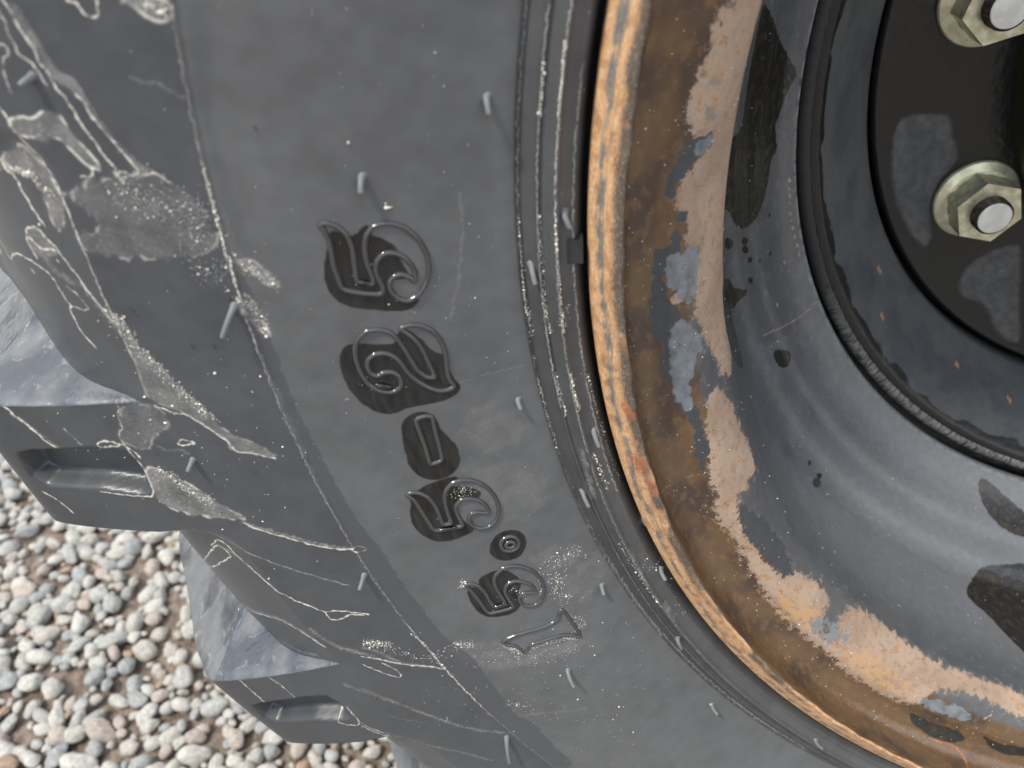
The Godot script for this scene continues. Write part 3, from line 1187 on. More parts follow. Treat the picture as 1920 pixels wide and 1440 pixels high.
# ------------------------------------------------------------------ ground
func ground() -> void:
	var mud := StandardMaterial3D.new()
	var ramp := Gradient.new()
	ramp.set_color(0, Color(0.41, 0.355, 0.315))
	ramp.set_color(1, Color(0.59, 0.535, 0.485))
	ramp.set_offset(0, 0.25)
	ramp.set_offset(1, 0.75)
	var t := NoiseTexture2D.new()
	t.width = 1024
	t.height = 1024
	t.seamless = true
	t.noise = hash_noise(101, 0.02, 5)
	t.color_ramp = ramp
	mud.albedo_texture = t
	mud.roughness = 0.85
	mud.uv1_triplanar = true
	mud.uv1_world_triplanar = true
	mud.uv1_scale = Vector3(3, 3, 3)
	var relief := NoiseTexture2D.new()
	relief.width = 1024
	relief.height = 1024
	relief.seamless = true
	relief.noise = hash_noise(102, 0.08, 5)
	mud.normal_enabled = true
	relief.as_normal_map = true
	relief.bump_strength = 6.0
	mud.normal_texture = relief
	# uneven earth near the wheel, one sheet to the horizon
	var n := hash_noise(103, 6.0, 4)
	var marks := PackedFloat32Array()
	for i in 61:
		var q := (i - 30) / 30.0
		marks.append(q * 1.6 + signf(q) * 120.0 * pow(absf(q), 9.0))
	var points := PackedVector3Array()
	var uv := PackedVector2Array()
	for x in marks:
		for z in marks:
			var y := n.get_noise_2d(x, z) * 0.008 * (1.0 if absf(x) < 3.0 and absf(z) < 3.0 else 0.0)
			points.append(Vector3(x - 0.5, y - 0.004, z))
			uv.append(Vector2(x, z))
	var mesh := ArrayMesh.new()
	mesh.add_surface_from_arrays(Mesh.PRIMITIVE_TRIANGLES, grid(61, 61, points, uv, Vector3.UP))
	var earth := add_part(self, "gravel_ground", mesh, mud)
	earth.set_meta("kind", "structure")
	earth.set_meta("label", "brown damp earth covered with pale grey gravel")
	# stones
	var shapes: Array[ArrayMesh] = []
	for k in 9:
		shapes.append(pebble(200 + k))
	var tints: Array[StandardMaterial3D] = []
	for c in [Color(0.75, 0.735, 0.695), Color(0.70, 0.695, 0.67), Color(0.79, 0.775, 0.735), Color(0.63, 0.635, 0.625), Color(0.72, 0.69, 0.645), Color(0.70, 0.65, 0.605), Color(0.66, 0.56, 0.47)]:
		var g := Gradient.new()
		g.set_color(0, c.darkened(0.16))
		g.set_color(1, c.lightened(0.12))
		g.set_offset(0, 0.25)
		g.set_offset(1, 0.7)
		var nt := NoiseTexture2D.new()
		nt.width = 128
		nt.height = 128
		nt.seamless = true
		nt.noise = hash_noise(300 + tints.size(), 0.05, 4)
		nt.color_ramp = g
		var m := StandardMaterial3D.new()
		m.albedo_texture = nt
		m.roughness = 0.75
		m.uv1_triplanar = true
		m.uv1_scale = Vector3(0.35, 0.35, 0.35)
		tints.append(m)
	var rng := RandomNumberGenerator.new()
	rng.seed = 2024
	var cell := 0.024
	var taken := {}
	var stones := []
	for pass_ in [[13000, 0.0086, 0.0118], [56000, 0.0060, 0.0088], [90000, 0.0028, 0.0055]]:
		for k in pass_[0]:
			var x := rng.randf_range(-2.4, 1.0)
			var z := rng.randf_range(-1.8, 1.2)
			var r := rng.randf_range(pass_[1], pass_[2])
			var gx := floori(x / cell)
			var gz := floori(z / cell)
			var clear := n.get_noise_2d(x * 1.6 + 9.0, z * 1.6) < 0.34 or rng.randf() < 0.45
			for dx in range(-1, 2):
				for dz in range(-1, 2):
					for s in taken.get(Vector2i(gx + dx, gz + dz), []):
						if Vector2(x - s[0], z - s[1]).length() < (r + s[2]) * 0.72:
							clear = false
			if not clear:
				continue
			var key := Vector2i(gx, gz)
			if not taken.has(key):
				taken[key] = []
			taken[key].append([x, z, r])
			stones.append([x, z, r])
	# the stones that show largest in the picture are pieces of their own
	var eye := Vector3(-0.3517951, 0.0740889, 0.1964536) + AXLE
	var toward := Basis(Vector3(0.9975027, 0.0, -0.0706284), Vector3(-0.0425885, 0.7977507, -0.6014815), Vector3(0.0563435, 0.6029874, 0.7957585)).inverse()
	var shown := []
	var rest := []
	for s in stones:
		var d: Vector3 = toward * (Vector3(s[0], 0.0, s[1]) - eye)
		var px := 960.0 - d.x / d.z * 1437.0
		var py := 720.0 + d.y / d.z * 1437.0
		if d.z < 0.0 and px > -60.0 and py < 1500.0 and py > 880.0 + maxf(px, 0.0) * 0.30 and px < 820.0 + (py - 1440.0) * 0.9 and (px < 370.0 or py > 1230.0):
			shown.append([s, s[2] / -d.z])
		else:
			rest.append(s)
	shown.sort_custom(func(a, b): return a[1] > b[1])
	for k in shown.size():
		if k >= 300:
			rest.append(shown[k][0])
	for k in mini(shown.size(), 300):
		var s: Array = shown[k][0]
		add_part(earth, "stone", shapes[rng.randi() % 9], tints[pick(rng)], stone_place(rng, s, n))
	for tint in tints.size():
		var places: Array[Transform3D] = []
		for k in rest.size():
			if (k * 7919) % 997 % 14 in [[0, 1, 2], [3, 4, 5], [6, 7], [8, 9], [10, 11], [12], [13]][tint]:
				places.append(stone_place(rng, rest[k], n))
		var mm := MultiMesh.new()
		mm.transform_format = MultiMesh.TRANSFORM_3D
		mm.mesh = shapes[tint]
		mm.instance_count = places.size()
		for k in places.size():
			mm.set_instance_transform(k, places[k])
		var o := MultiMeshInstance3D.new()
		o.name = "gravel"
		o.multimesh = mm
		o.material_override = tints[tint]
		o.set_meta("kind", "stuff")
		earth.add_child(o, true)


# a rounded, faceted pebble: a ball cut by several planes with soft edges between them
func pebble(seed_number: int) -> ArrayMesh:
	var rng := RandomNumberGenerator.new()
	rng.seed = seed_number
	var n := hash_noise(seed_number, 1.1, 2)
	var planes: Array[Vector3] = []
	for k in 13:
		planes.append(Vector3(rng.randfn(), rng.randfn(), rng.randfn()).normalized() * rng.randf_range(0.82, 1.5))
	var rings := 12
	var columns := 20
	var points := PackedVector3Array()
	var uv := PackedVector2Array()
	for i in columns + 1:
		for j in rings + 1:
			var a := TAU * (i % columns) / columns
			var b := PI * j / rings
			var d := Vector3(sin(b) * cos(a), cos(b), sin(b) * sin(a))
			var total := 1.0
			for p in planes:
				var reach := p.length()
				total += pow(maxf(d.dot(p / reach), 0.0) * reach, 18.0)
			points.append(d * pow(total, -1.0 / 18.0) * (1.14 + 0.13 * n.get_noise_3dv(d)))
			uv.append(Vector2(i, j))
	var arrays := grid(columns + 1, rings + 1, points, uv, Vector3(-1, 0, 0))
	var normals: PackedVector3Array = arrays[Mesh.ARRAY_NORMAL]
	for j in rings + 1:      # one normal along the seam
		var m := (normals[j] + normals[columns * (rings + 1) + j]).normalized()
		normals[j] = m
		normals[columns * (rings + 1) + j] = m
	for i in columns + 1:
		normals[i * (rings + 1)] = Vector3.UP
		normals[i * (rings + 1) + rings] = Vector3.DOWN
	arrays[Mesh.ARRAY_NORMAL] = normals
	var mesh := ArrayMesh.new()
	mesh.add_surface_from_arrays(Mesh.PRIMITIVE_TRIANGLES, arrays)
	return mesh


func pick(rng: RandomNumberGenerator) -> int:
	var q := rng.randf()
	return 0 if q < 0.27 else 1 if q < 0.47 else 2 if q < 0.64 else 3 if q < 0.76 else 4 if q < 0.89 else 5 if q < 0.97 else 6


func stone_place(rng: RandomNumberGenerator, s: Array, n: FastNoiseLite) -> Transform3D:
	var r: float = s[2]
	var b := Basis.from_euler(Vector3(rng.randf_range(-0.5, 0.5), rng.randf() * TAU, rng.randf_range(-0.5, 0.5)))
	b = b * Basis.from_scale(Vector3(r * rng.randf_range(0.95, 1.35), r * rng.randf_range(0.6, 0.85), r * rng.randf_range(0.8, 1.0)))
	return Transform3D(b, Vector3(s[0], n.get_noise_2d(s[0] + 0.5, s[1]) * 0.008 + r * rng.randf_range(0.10, 0.55), s[1]))


# ------------------------------------------------------------------ wear and marks, in hundredths of a degree round the axle and tenths of a millimetre of radius (tyre, disc) or along the section (rim)
func tyre_mud(p: Paint) -> void:
	p.poly("film", [17495,4718,17493,4695,17667,4646,17668,4627,17681,4610,17740,4596,17808,4572,17870,4545,17918,4518,17940,4494,17946,4528,17892,4550,17809,4588,17726,4613,17695,4645,17683,4666,17612,4683], 0.55, 0.5, 0.4, 0.0, 0.3)
	p.line("tide", [17496,4722,17520,4713,17548,4705,17578,4698,17607,4686,17639,4684,17665,4667,17690,4664,17724,4652,17757,4638,17792,4633,17826,4621,17862,4609,17893,4596,17930,4579,17955,4581], 0.42, 0.9)
	p.line("tide", [17523,4737,17560,4731,17590,4726,17625,4726,17637,4709,17660,4692,17680,4685,17698,4682], 0.35, 0.7)
	p.line("tide", [17717,4621,17741,4608,17780,4601,17814,4585,17839,4571,17876,4554,17908,4541,17943,4526], 0.42, 0.9)
	p.line("tide", [17955,4581,17941,4565,17957,4552,17946,4526,17954,4510,17943,4491,17975,4460], 0.4, 0.6)
	p.poly("film", [17801,4800,17793,4762,17797,4733,17777,4715,17770,4697,17775,4677,17799,4667,17858,4645,17942,4603,17937,4636,17906,4658,17880,4672,17848,4689,17851,4707,17864,4738,17844,4752,17852,4788,17823,4801], 0.5, 0.4, 0.3, 0.8, 0.3)
	p.line("tide", [17880,4672,17906,4658,17937,4636,17959,4638,17960,4668], 0.35, 0.7)
	p.line("tide", [17771,4809,17813,4797,17867,4789,17911,4759,17958,4747,18011,4737,18062,4734,18096,4736,18178,4733], 0.45, 0.85)
	p.line("tide", [18148,4741,18190,4735,18239,4734,18308,4735,18364,4736,18427,4734,18503,4732,18564,4732,18612,4733], 0.35, 0.55)
	p.poly("film", [17931,4895,17909,4848,17875,4803,17916,4767,17961,4752,18013,4739,18063,4735,18149,4787,18143,4804,18109,4807,18039,4796,17986,4808,17971,4846,17965,4886], 0.6, 0.5, 0.5, 0.5, 0.35)
	p.line("tide", [17943,4901,17977,4892,17992,4867,18026,4870,18056,4859,18089,4856,18121,4846,18137,4838], 0.7, 0.95)
	p.line("tide", [18236,4824,18207,4830,18182,4855,18149,4865,18156,4910,18200,4935,18235,4933,18263,4926], 0.45, 0.85)
	p.poly("film", [18156,4910,18149,4865,18182,4855,18207,4830,18236,4824,18263,4926,18235,4933,18200,4935], 0.5, 0.5, 0.3, 0, 0.3)
	p.poly("film", [18001,4738,18010,4696,17964,4644,17957,4565,17940,4494,17969,4459,18023,4428,18110,4393,18239,4384,18221,4738,18148,4733,18148,4677,18077,4666], 0.24, 1.6, 1.6, 0.3, 0.4)
	p.poly("film", [17460,4489,17474,4463,17498,4438,17512,4412,17511,4387,17488,4372,17466,4377,17450,4396], 0.75, 0.4, 0.3, 0.7, 0.35)
	p.line("tide", [17479,4585,17484,4568,17502,4557,17520,4542,17516,4531,17494,4523,17464,4525], 0.4, 0.8)
	p.line("tide", [17604,4759,17609,4745,17627,4744,17642,4762,17670,4772,17697,4772,17725,4768], 0.35, 0.6)
	p.line("film", [17665,4488,17678,4460,17677,4430,17706,4404,17723,4376], 0.9, 0.35)
	p.poly("film", [18260,4354,18265,4319,18303,4290,18364,4264,18381,4272,18370,4293,18327,4322,18285,4363], 0.5, 0.5, 0.6, 0.3, 0.4)
	p.poly("film", [18384,4377,18396,4353,18445,4345,18498,4337,18562,4326,18582,4340,18563,4356,18509,4358,18469,4386], 0.6, 0.4, 0.5, 0.4, 0.4)
	p.poly("film", [18406,4761,18420,4745,18424,4721,18449,4708,18512,4704,18563,4700,18609,4673,18695,4649,18778,4622,18840,4592,18894,4577,18919,4579,18997,4542,19038,4493,19071,4475,19117,4449,19133,4460,19104,4491,19079,4529,19066,4565,19034,4583,19010,4569,18950,4601,18898,4628,18859,4660,18826,4699,18789,4742,18733,4750,18657,4733,18554,4729,18497,4730,18454,4751], 0.5, 0.5, 0.5, 0.25, 0.35)
	p.line("tide", [18813,4740,18841,4705,18857,4676,18859,4660,18902,4630,18954,4602,19014,4571,19066,4565,19079,4529,19104,4491,19131,4459], 0.45, 0.8)
	p.poly("film", [18805,4846,18804,4748,18848,4719,18914,4726,18942,4784,19031,4852,18973,4907,18931,4913,18900,4881,18851,4875], 0.3, 0.6, 1.0, 0.25, 0.4)
	p.line("tide", [18804,4855,18867,4879,18908,4884,18939,4913,18982,4911], 0.4, 0.5)
	p.line("tide", [18792,5246,18838,5227,18893,5199,18942,5180,18984,5157], 0.9, 0.75)
	p.line("film", [18822,5238,18901,5190,18984,5150], 1.9, 0.6)
	p.line("tide", [18896,5083,18971,5058], 0.5, 0.35)
	p.line("tide", [19193,5342,19238,5303,19304,5284], 0.8, 0.7)
	p.line("tide", [18982,4911,19025,4906,19089,4896,19170,4902,19235,4919,19246,4944,19223,5027,19202,5106], 0.45, 0.95)
	p.line("tide", [18982,4911,18986,4963,18992,5004,18966,4998,18956,4962,18981,4917,19018,4890,19045,4883], 0.5, 0.8)
	p.poly("film", [19090,4878,19104,4840,19155,4799,19229,4753,19314,4718,19373,4677,19421,4651,19408,4711,19338,4880,19273,4917,19235,4919,19133,4904], 0.6, 0.6, 0.8, 0.5, 0.4)
	p.line("tide", [18991,4732,19011,4716,19000,4670,18988,4695,18975,4720,18992,4729], 0.35, 0.8)
	p.line("film", [19001,4802,19031,4772,19017,4736,19047,4717], 1.2, 0.5)
	p.line("film", [19436,4677,19481,4634,19503,4602,19564,4543,19649,4461,19713,4386], 2.0, 0.75)
	p.line("tide", [19436,4677,19490,4637,19576,4548,19665,4466,19719,4388,19709,4358,19747,4334,19757,4369,19718,4383], 0.5, 0.85)
	p.line("tide", [19602,4899,19574,4867,19542,4834,19563,4813,19621,4805,19690,4784,19770,4758,19861,4732,19934,4696,19997,4655,20053,4616,20076,4621,20121,4618,20122,4576,20107,4533,20134,4499,20148,4468,20116,4501,20061,4569,20055,4612], 0.55, 0.95)
	p.line("film", [19589,4861,19619,4813,19690,4784,19770,4758,19861,4732], 1.6, 0.6)
	p.line("tide", [19478,4874,19497,4841,19541,4786,19609,4729,19718,4646,19818,4557,19923,4469], 0.4, 0.35)
	p.line("film", [20142,4723,20243,4709,20349,4651,20436,4569], 2.4, 0.6)
	p.line("tide", [20412,4620,20464,4566,20529,4518,20586,4466,20639,4411,20685,4379], 0.8, 0.7)
	p.line("film", [20347,4590,20412,4542,20521,4514,20639,4411], 2.0, 0.6)
	p.line("tide", [20469,4648,20539,4612,20608,4581,20636,4552,20600,4540,20539,4554,20498,4571], 0.5, 0.7)
	p.line("film", [20649,4741,20761,4688,20880,4636,21063,4558,21191,4507,21373,4376], 2.2, 0.5)
	p.line("tide", [21042,4535,21060,4536,21075,4558], 0.4, 0.5)
	p.line("film", [20905,4750,21036,4638], 0.7, 0.4)
	p.line("tide", [20942,4914,21012,4889,21107,4840], 0.5, 0.6)
	p.line("film", [20991,4881,21108,4809,21243,4720,21389,4616,21514,4562], 1.6, 0.4)
	p.line("tide", [20424,5237,20509,5237,20621,5238], 0.9, 0.55)
	p.line("tide", [20442,5084,20504,5067,20637,5066], 0.6, 0.55)
	p.line("tide", [20696,4952,20736,4959,20828,4970,20880,5010,20943,4912,20813,4890,20761,4887], 0.5, 0.75)
	p.line("film", [20589,4793,20695,4731,20844,4647], 2.4, 0.5)
	p.line("tide", [20761,4887,20938,4909,21015,4861,21120,4836], 0.5, 0.5)
	p.line("tide", [17920,4376,17985,4376,18049,4376,18114,4376,18178,4376,18243,4376,18307,4376,18372,4376,18436,4376,18501,4376,18565,4376,18630,4376], 0.3, 0.75)
	p.line("tide", [17400,4376,17447,4376,17495,4376,17542,4376,17589,4376,17636,4376,17684,4376,17731,4376,17778,4376,17825,4376,17873,4376,17920,4376], 0.25, 0.22)
	p.line("tide", [18630,4376,18782,4376,18934,4376,19085,4376,19237,4376,19389,4376,19541,4376,19693,4376,19845,4376,19996,4376,20148,4376,20300,4376], 0.25, 0.3)
	p.line("tide", [20300,4376,20382,4376,20464,4376,20545,4376,20627,4376,20709,4376,20791,4376,20873,4376,20955,4376,21036,4376,21118,4376,21200,4376], 0.32, 0.85)
	p.line("tide", [21200,4376,21259,4376,21318,4376,21377,4376,21436,4376,21495,4376,21555,4376,21614,4376,21673,4376,21732,4376,21791,4376,21850,4376], 0.3, 0.5)
	p.line("tide", [18191,4926,18210,4903,18234,4891,18217,4853,18222,4830,18250,4819,18280,4808,18310,4797,18332,4791,18363,4784,18401,4770,18424,4747], 0.5, 0.85)
	p.line("tide", [18287,5145,18297,5122,18333,5126,18342,5107,18299,5056,18278,5013,18281,4974,18291,4943,18305,4919,18320,4897,18354,4893,18385,4888,18411,4887,18427,4874,18448,4889,18480,4891,18524,4889,18570,4876,18590,4858], 0.45, 0.85)
	p.line("tide", [18414,4896,18427,4874,18434,4850,18432,4812,18401,4820,18374,4832,18353,4858], 0.35, 0.5)
	p.line("film", [18189,4881,18230,4878,18267,4891,18305,4868,18331,4829,18332,4794,18367,4785,18408,4769,18455,4747,18505,4731], 2.6, 0.6)
	p.line("film", [18282,5141,18290,5096,18298,5049], 1.6, 0.5)
	p.line("tide", [18386,5251,18476,5390], 0.6, 0.8)
	p.line("tide", [18585,5505,18588,5486], 0.55, 1.0)
	p.line("tide", [], 0.55, 1.0)
	p.line("tide", [], 0.55, 1.0)
	p.line("tide", [], 0.55, 1.0)
	p.line("tide", [], 0.55, 1.0)
	p.line("tide", [], 0.55, 1.0)
	p.line("tide", [], 0.55, 1.0)
	p.line("tide", [], 0.55, 1.0)
	p.line("tide", [], 0.55, 1.0)
	p.line("tide", [18322,4975,18332,4972], 0.55, 1.0)
	p.line("tide", [18253,4847,18263,4844], 0.55, 1.0)
	p.line("film", [20098,5064,20068,4937,20093,4831,20182,4772,20284,4730], 2.2, 0.75)
	p.line("tide", [20135,5096,20085,4949,20103,4837,20191,4777,20284,4730], 0.5, 0.75)
	p.line("film", [20321,4986,20370,4917,20376,4827], 2.6, 0.5)
	p.line("tide", [19822,5103,19590,4875,19597,4841,19651,4830,19675,4864,19872,5115,19877,5158], 0.45, 0.85)
	p.line("tide", [17400,3643,17515,3643,17631,3643,17746,3643,17862,3643,17977,3643,18092,3643,18208,3643,18323,3643,18438,3643,18554,3643,18669,3643,18785,3643,18900,3643], 0.22, 0.4)
	p.line("tide", [17400,3588,17508,3588,17615,3588,17723,3588,17831,3588,17938,3588,18046,3588,18154,3588,18262,3588,18369,3588,18477,3588,18585,3588,18692,3588,18800,3588], 0.2, 0.35)
	p.line("tide", [17200,3538,17292,3538,17385,3538,17477,3538,17569,3538,17662,3538,17754,3538,17846,3538,17938,3538,18031,3538,18123,3538,18215,3538,18308,3538,18400,3538], 0.28, 0.55)
	p.line("tide", [18400,3538,18454,3538,18508,3538,18562,3538,18615,3538,18669,3538,18723,3538,18777,3538,18831,3538,18885,3538,18938,3538,18992,3538,19046,3538,19100,3538], 0.25, 0.35)
	p.line("tide", [17600,3492,17785,3492,17969,3492,18154,3492,18338,3492,18523,3492,18708,3492,18892,3492,19077,3492,19262,3492,19446,3492,19631,3492,19815,3492,20000,3492], 0.22, 0.4)
	p.line("tide", [18800,3588,18838,3588,18877,3588,18915,3588,18954,3588,18992,3588,19031,3588,19069,3588,19108,3588,19146,3588,19185,3588,19223,3588,19262,3588,19300,3588], 0.28, 0.45)
	p.line("tide", [19100,3538,19138,3538,19177,3538,19215,3538,19254,3538,19292,3538,19331,3538,19369,3538,19408,3538,19446,3538,19485,3538,19523,3538,19562,3538,19600,3538], 0.25, 0.4)
	p.line("tide", [19700,3540,19892,3540,20085,3540,20277,3540,20469,3540,20662,3540,20854,3540,21046,3540,21238,3540,21431,3540,21623,3540,21815,3540,22008,3540,22200,3540], 0.25, 0.4)
	p.line("tide", [20400,3589,20569,3589,20738,3589,20908,3589,21077,3589,21246,3589,21415,3589,21585,3589,21754,3589,21923,3589,22092,3589,22262,3589,22431,3589,22600,3589], 0.22, 0.25)
	p.line("tide", [19000,3646,19185,3646,19369,3646,19554,3646,19738,3646,19923,3646,20108,3646,20292,3646,20477,3646,20662,3646,20846,3646,21031,3646,21215,3646,21400,3646], 0.25, 0.3)
	p.line("tide", [20500,3643,20708,3643,20915,3643,21123,3643,21331,3643,21538,3643,21746,3643,21954,3643,22162,3643,22369,3643,22577,3643,22785,3643,22992,3643,23200,3643], 0.2, 0.3)
	p.line("film", [19608,3557,19713,3561,19842,3567,19977,3577], 2.6, 0.8)
	p.line("film", [20426,3531,20626,3534,20784,3540], 1.6, 0.6)
	p.line("film", [21001,3527,21172,3529], 1.8, 0.5)
	p.line("film", [18106,3790,18234,3786,18387,3800,18504,3814,18558,3831,18668,3852], 1.0, 0.28)
	p.line("film", [18994,3873,19005,3797,19030,3670], 0.35, 0.35)
	p.poly("film", [19156,3875,19134,3814,19263,3746,19432,3722,19494,3812,19385,3878,19259,3903], 0.16, 4.0, 3.0, 0, 0.4)
	p.poly("film", [19460,3939,19520,3815,19676,3703,19902,3719,19983,3844,19754,3899,19582,3914], 0.14, 5.0, 4.0, 0, 0.4)
	p.poly("film", [20180,3857,20293,3705,20510,3638,20660,3692,20792,3817,20428,3843,20290,3871], 0.18, 4.0, 3.0, 0, 0.4)
	p.poly("film", [20520,4299,20675,4120,20853,4063,20960,3880,21038,3881,20967,4065,20845,4233,20609,4334], 0.22, 3.0, 2.0, 0, 0.4)
	p.line("film", [21258,4308,21325,4224,21403,4145,21501,4060], 1.6, 0.22)
	p.line("dark", [18410,4669,18423,4667], 1.1, 0.6)
	p.line("dark", [18427,4663,18439,4661], 1.1, 0.6)
	p.line("dark", [18566,4544,18580,4541], 1.1, 0.6)
	p.line("dark", [18575,4489,18589,4487], 1.1, 0.6)
	p.line("dark", [19021,4817,19037,4817], 1.1, 0.6)
	p.line("dark", [17812,4242,17822,4239], 1.1, 0.6)
	p.line("dark", [18407,4398,18437,4386], 2.2, 0.7)

func tyre_wet(p: Paint) -> void:
	p.poly("wet", [18249,4127,18305,4144,18364,4153,18428,4149,18472,4132,18508,4100,18529,4059,18552,4013,18570,3970,18563,3939,18528,3918,18520,3949,18497,3976,18459,3989,18442,3989,18417,3977,18434,3940,18401,3937,18364,3950,18330,3956,18307,3954,18273,3962,18238,3992,18225,4014,18198,4016,18175,4020,18183,4035,18202,4048,18214,4063,18202,4084,18179,4109,18199,4120], 1.0, 0.55, 0.25, 0, 0.3)
	p.poly("wet", [18667,4120,18664,4140,18692,4161,18741,4174,18804,4176,18871,4171,18934,4159,18988,4137,19040,4102,19051,4071,19039,4024,19054,3971,19063,3922,19054,3887,19029,3868,18997,3868,18946,3883,18882,3888,18822,3888,18803,3912,18762,3928,18717,3940,18670,3962,18651,3985,18671,4003,18713,4012,18694,4058], 1.0, 0.55, 0.25, 0, 0.3)
	p.poly("wet", [19132,4067,19093,4051,19078,4031,19075,4003,19098,3973,19141,3961,19197,3959,19263,3945,19333,3928,19381,3932,19427,3935,19466,3955,19486,3984,19484,4023,19454,4059,19394,4082,19338,4088,19269,4080,19265,4083,19191,4076], 1.0, 0.55, 0.25, 0, 0.3)
	p.poly("wet", [19506,4102,19486,4060,19488,4006,19494,3970,19527,3955,19550,4007,19563,3966,19615,3927,19662,3911,19691,3937,19648,3972,19674,4003,19749,4008,19796,4000,19871,3979,19877,4034,19868,4085,19828,4127,19754,4153,19684,4160,19614,4151,19567,4130,19518,4130], 1.0, 0.55, 0.25, 0, 0.3)
	p.poly("wet", [20044,3979,19991,3958,19955,3929,19958,3893,19994,3860,20048,3846,20108,3853,20157,3876,20177,3906,20155,3942,20108,3972], 1.0, 0.55, 0.25, 0, 0.3)
	p.poly("wet", [20213,4116,20326,4130,20409,4128,20465,4109,20509,4062,20524,4021,20507,3985,20425,3976,20365,3943,20309,3934,20235,3950,20193,3974,20176,4005,20178,4041,20198,4068,20280,4064,20228,4077], 1.0, 0.55, 0.25, 0, 0.3)
	p.poly("damp", [18240,4375,18384,4377,18538,4377,18736,4365,18918,4363,19143,4365,19446,4373,19915,4372,20363,4378,20694,4369,21163,4374,21745,4433,21931,4300,21586,4291,21359,4262,21281,4304,20988,4274,20709,4255,20622,4267,20454,4293,20271,4291,19968,4301,19780,4289,19619,4316,19380,4319,19099,4328,18847,4338,18648,4330,18483,4339,18329,4349], 0.8, 0.5, 0.8, 0, 0.3)
	p.poly("damp", [17455,4351,17581,4353,17716,4356,17828,4357,17964,4355,18128,4358,18291,4328,18132,4320,17966,4324,17845,4336,17716,4324,17579,4312,17451,4304], 0.35, 3.0, 1.0, 0, 0.3)

func raised_digits(tyre: Node3D) -> void:
	digit(tyre, "raised_digit_five", [181565,41378,181532,41195,181695,40966,182093,40752,182616,40683,183299,40708,184028,40753,184151,40548,184253,40339,183916,40327,183380,40397,182758,40402,182211,40307,181930,40128,181818,39889,181867,39619,182127,39319,182662,39035,183360,38878,184032,38857,184664,38983,185125,39236,185308,39544,185082,39799,184678,39938,184359,39945,184094,39819,184020,39618,184218,39402,184531,39283,184144,39235,183750,39294,183334,39446,183072,39681,183034,39926,183233,40121,183624,40226,184035,40197,184474,40104,184766,40179,184541,40685,184273,41146,183724,41189,183248,41237,182724,41214,182222,41210,181846,41278])
	digit(tyre, "raised_digit_two", [186457,39923,186379,39633,186533,39346,186907,39084,187524,38898,188322,38866,189083,38940,189593,38946,190063,38831,190129,39090,189992,39345,189608,39615,189191,39822,188652,40006,188176,40092,187732,40235,187435,40450,187359,40724,187522,40959,187854,41052,188247,41005,188454,40855,188326,40647,188420,40396,188783,40242,189251,40292,189416,40565,189204,40908,188756,41150,188189,41259,187484,41291,186878,41228,186492,41072,186237,40804,186267,40480,186514,40185,186988,40021,187599,39901,188113,39818,188640,39737,189141,39543,189282,39293,188852,39339,188430,39386,187925,39422,187405,39509,186963,39657,186608,39841])
	digit(tyre, "raised_hyphen", [191114,40217,191075,39966,191198,39711,191830,39757,192773,39798,193800,39863,193822,40075,193787,40275,192896,40212,192026,40208])
	digit(tyre, "raised_digit_five", [195051,41342,195000,41162,195183,40927,195666,40730,196254,40651,197008,40677,197538,40707,197618,40558,197664,40419,197090,40407,196300,40338,195703,40206,195343,39939,195305,39621,195524,39326,195997,39048,196650,38867,197461,38794,198146,38865,198690,39087,198873,39396,198726,39693,198275,39881,197856,39891,197577,39746,197613,39527,197844,39352,197965,39184,197494,39176,196961,39316,196612,39558,196474,39845,196756,40089,197241,40140,197721,40126,198117,40139,197921,40583,197729,41059,197089,41086,196282,41135,195636,41162,195264,41258])
	digit(tyre, "raised_point", [200305,39343,200030,39185,200067,38908,200433,38756,200825,38769,201081,38916,201054,39153,200744,39351])
	digit(tyre, "raised_point_ring", [200486,39203,200381,39108,200430,38983,200634,38909,200800,38922,200868,39022,200817,39121,200674,39195])
	digit(tyre, "raised_digit_five", [201846,41106,201911,40875,202330,40714,202948,40649,203701,40700,204193,40671,204275,40472,204311,40259,203689,40252,202901,40234,202419,40164,202067,39977,201870,39651,202032,39340,202500,39037,203173,38822,203942,38739,204680,38820,205288,39073,205493,39378,205303,39662,204860,39813,204347,39747,204229,39525,204417,39320,204610,39130,204019,39130,203469,39305,203084,39560,203065,39860,203492,40060,204120,40088,204843,40088,204640,40552,204417,41007,203715,41002,202910,41003,202240,41048])
	digit(tyre, "raised_digit_one", [206799,38737,207340,38707,208368,38714,209394,38742,209474,38876,208986,38999,208536,39335,208267,39890,208012,40446,208252,40629,208390,40867,207955,40870,207462,40973,207103,41203,206797,41235,206753,41037,206827,40589,207049,40112,207296,39641,207394,39238,207273,39002,206933,38856])

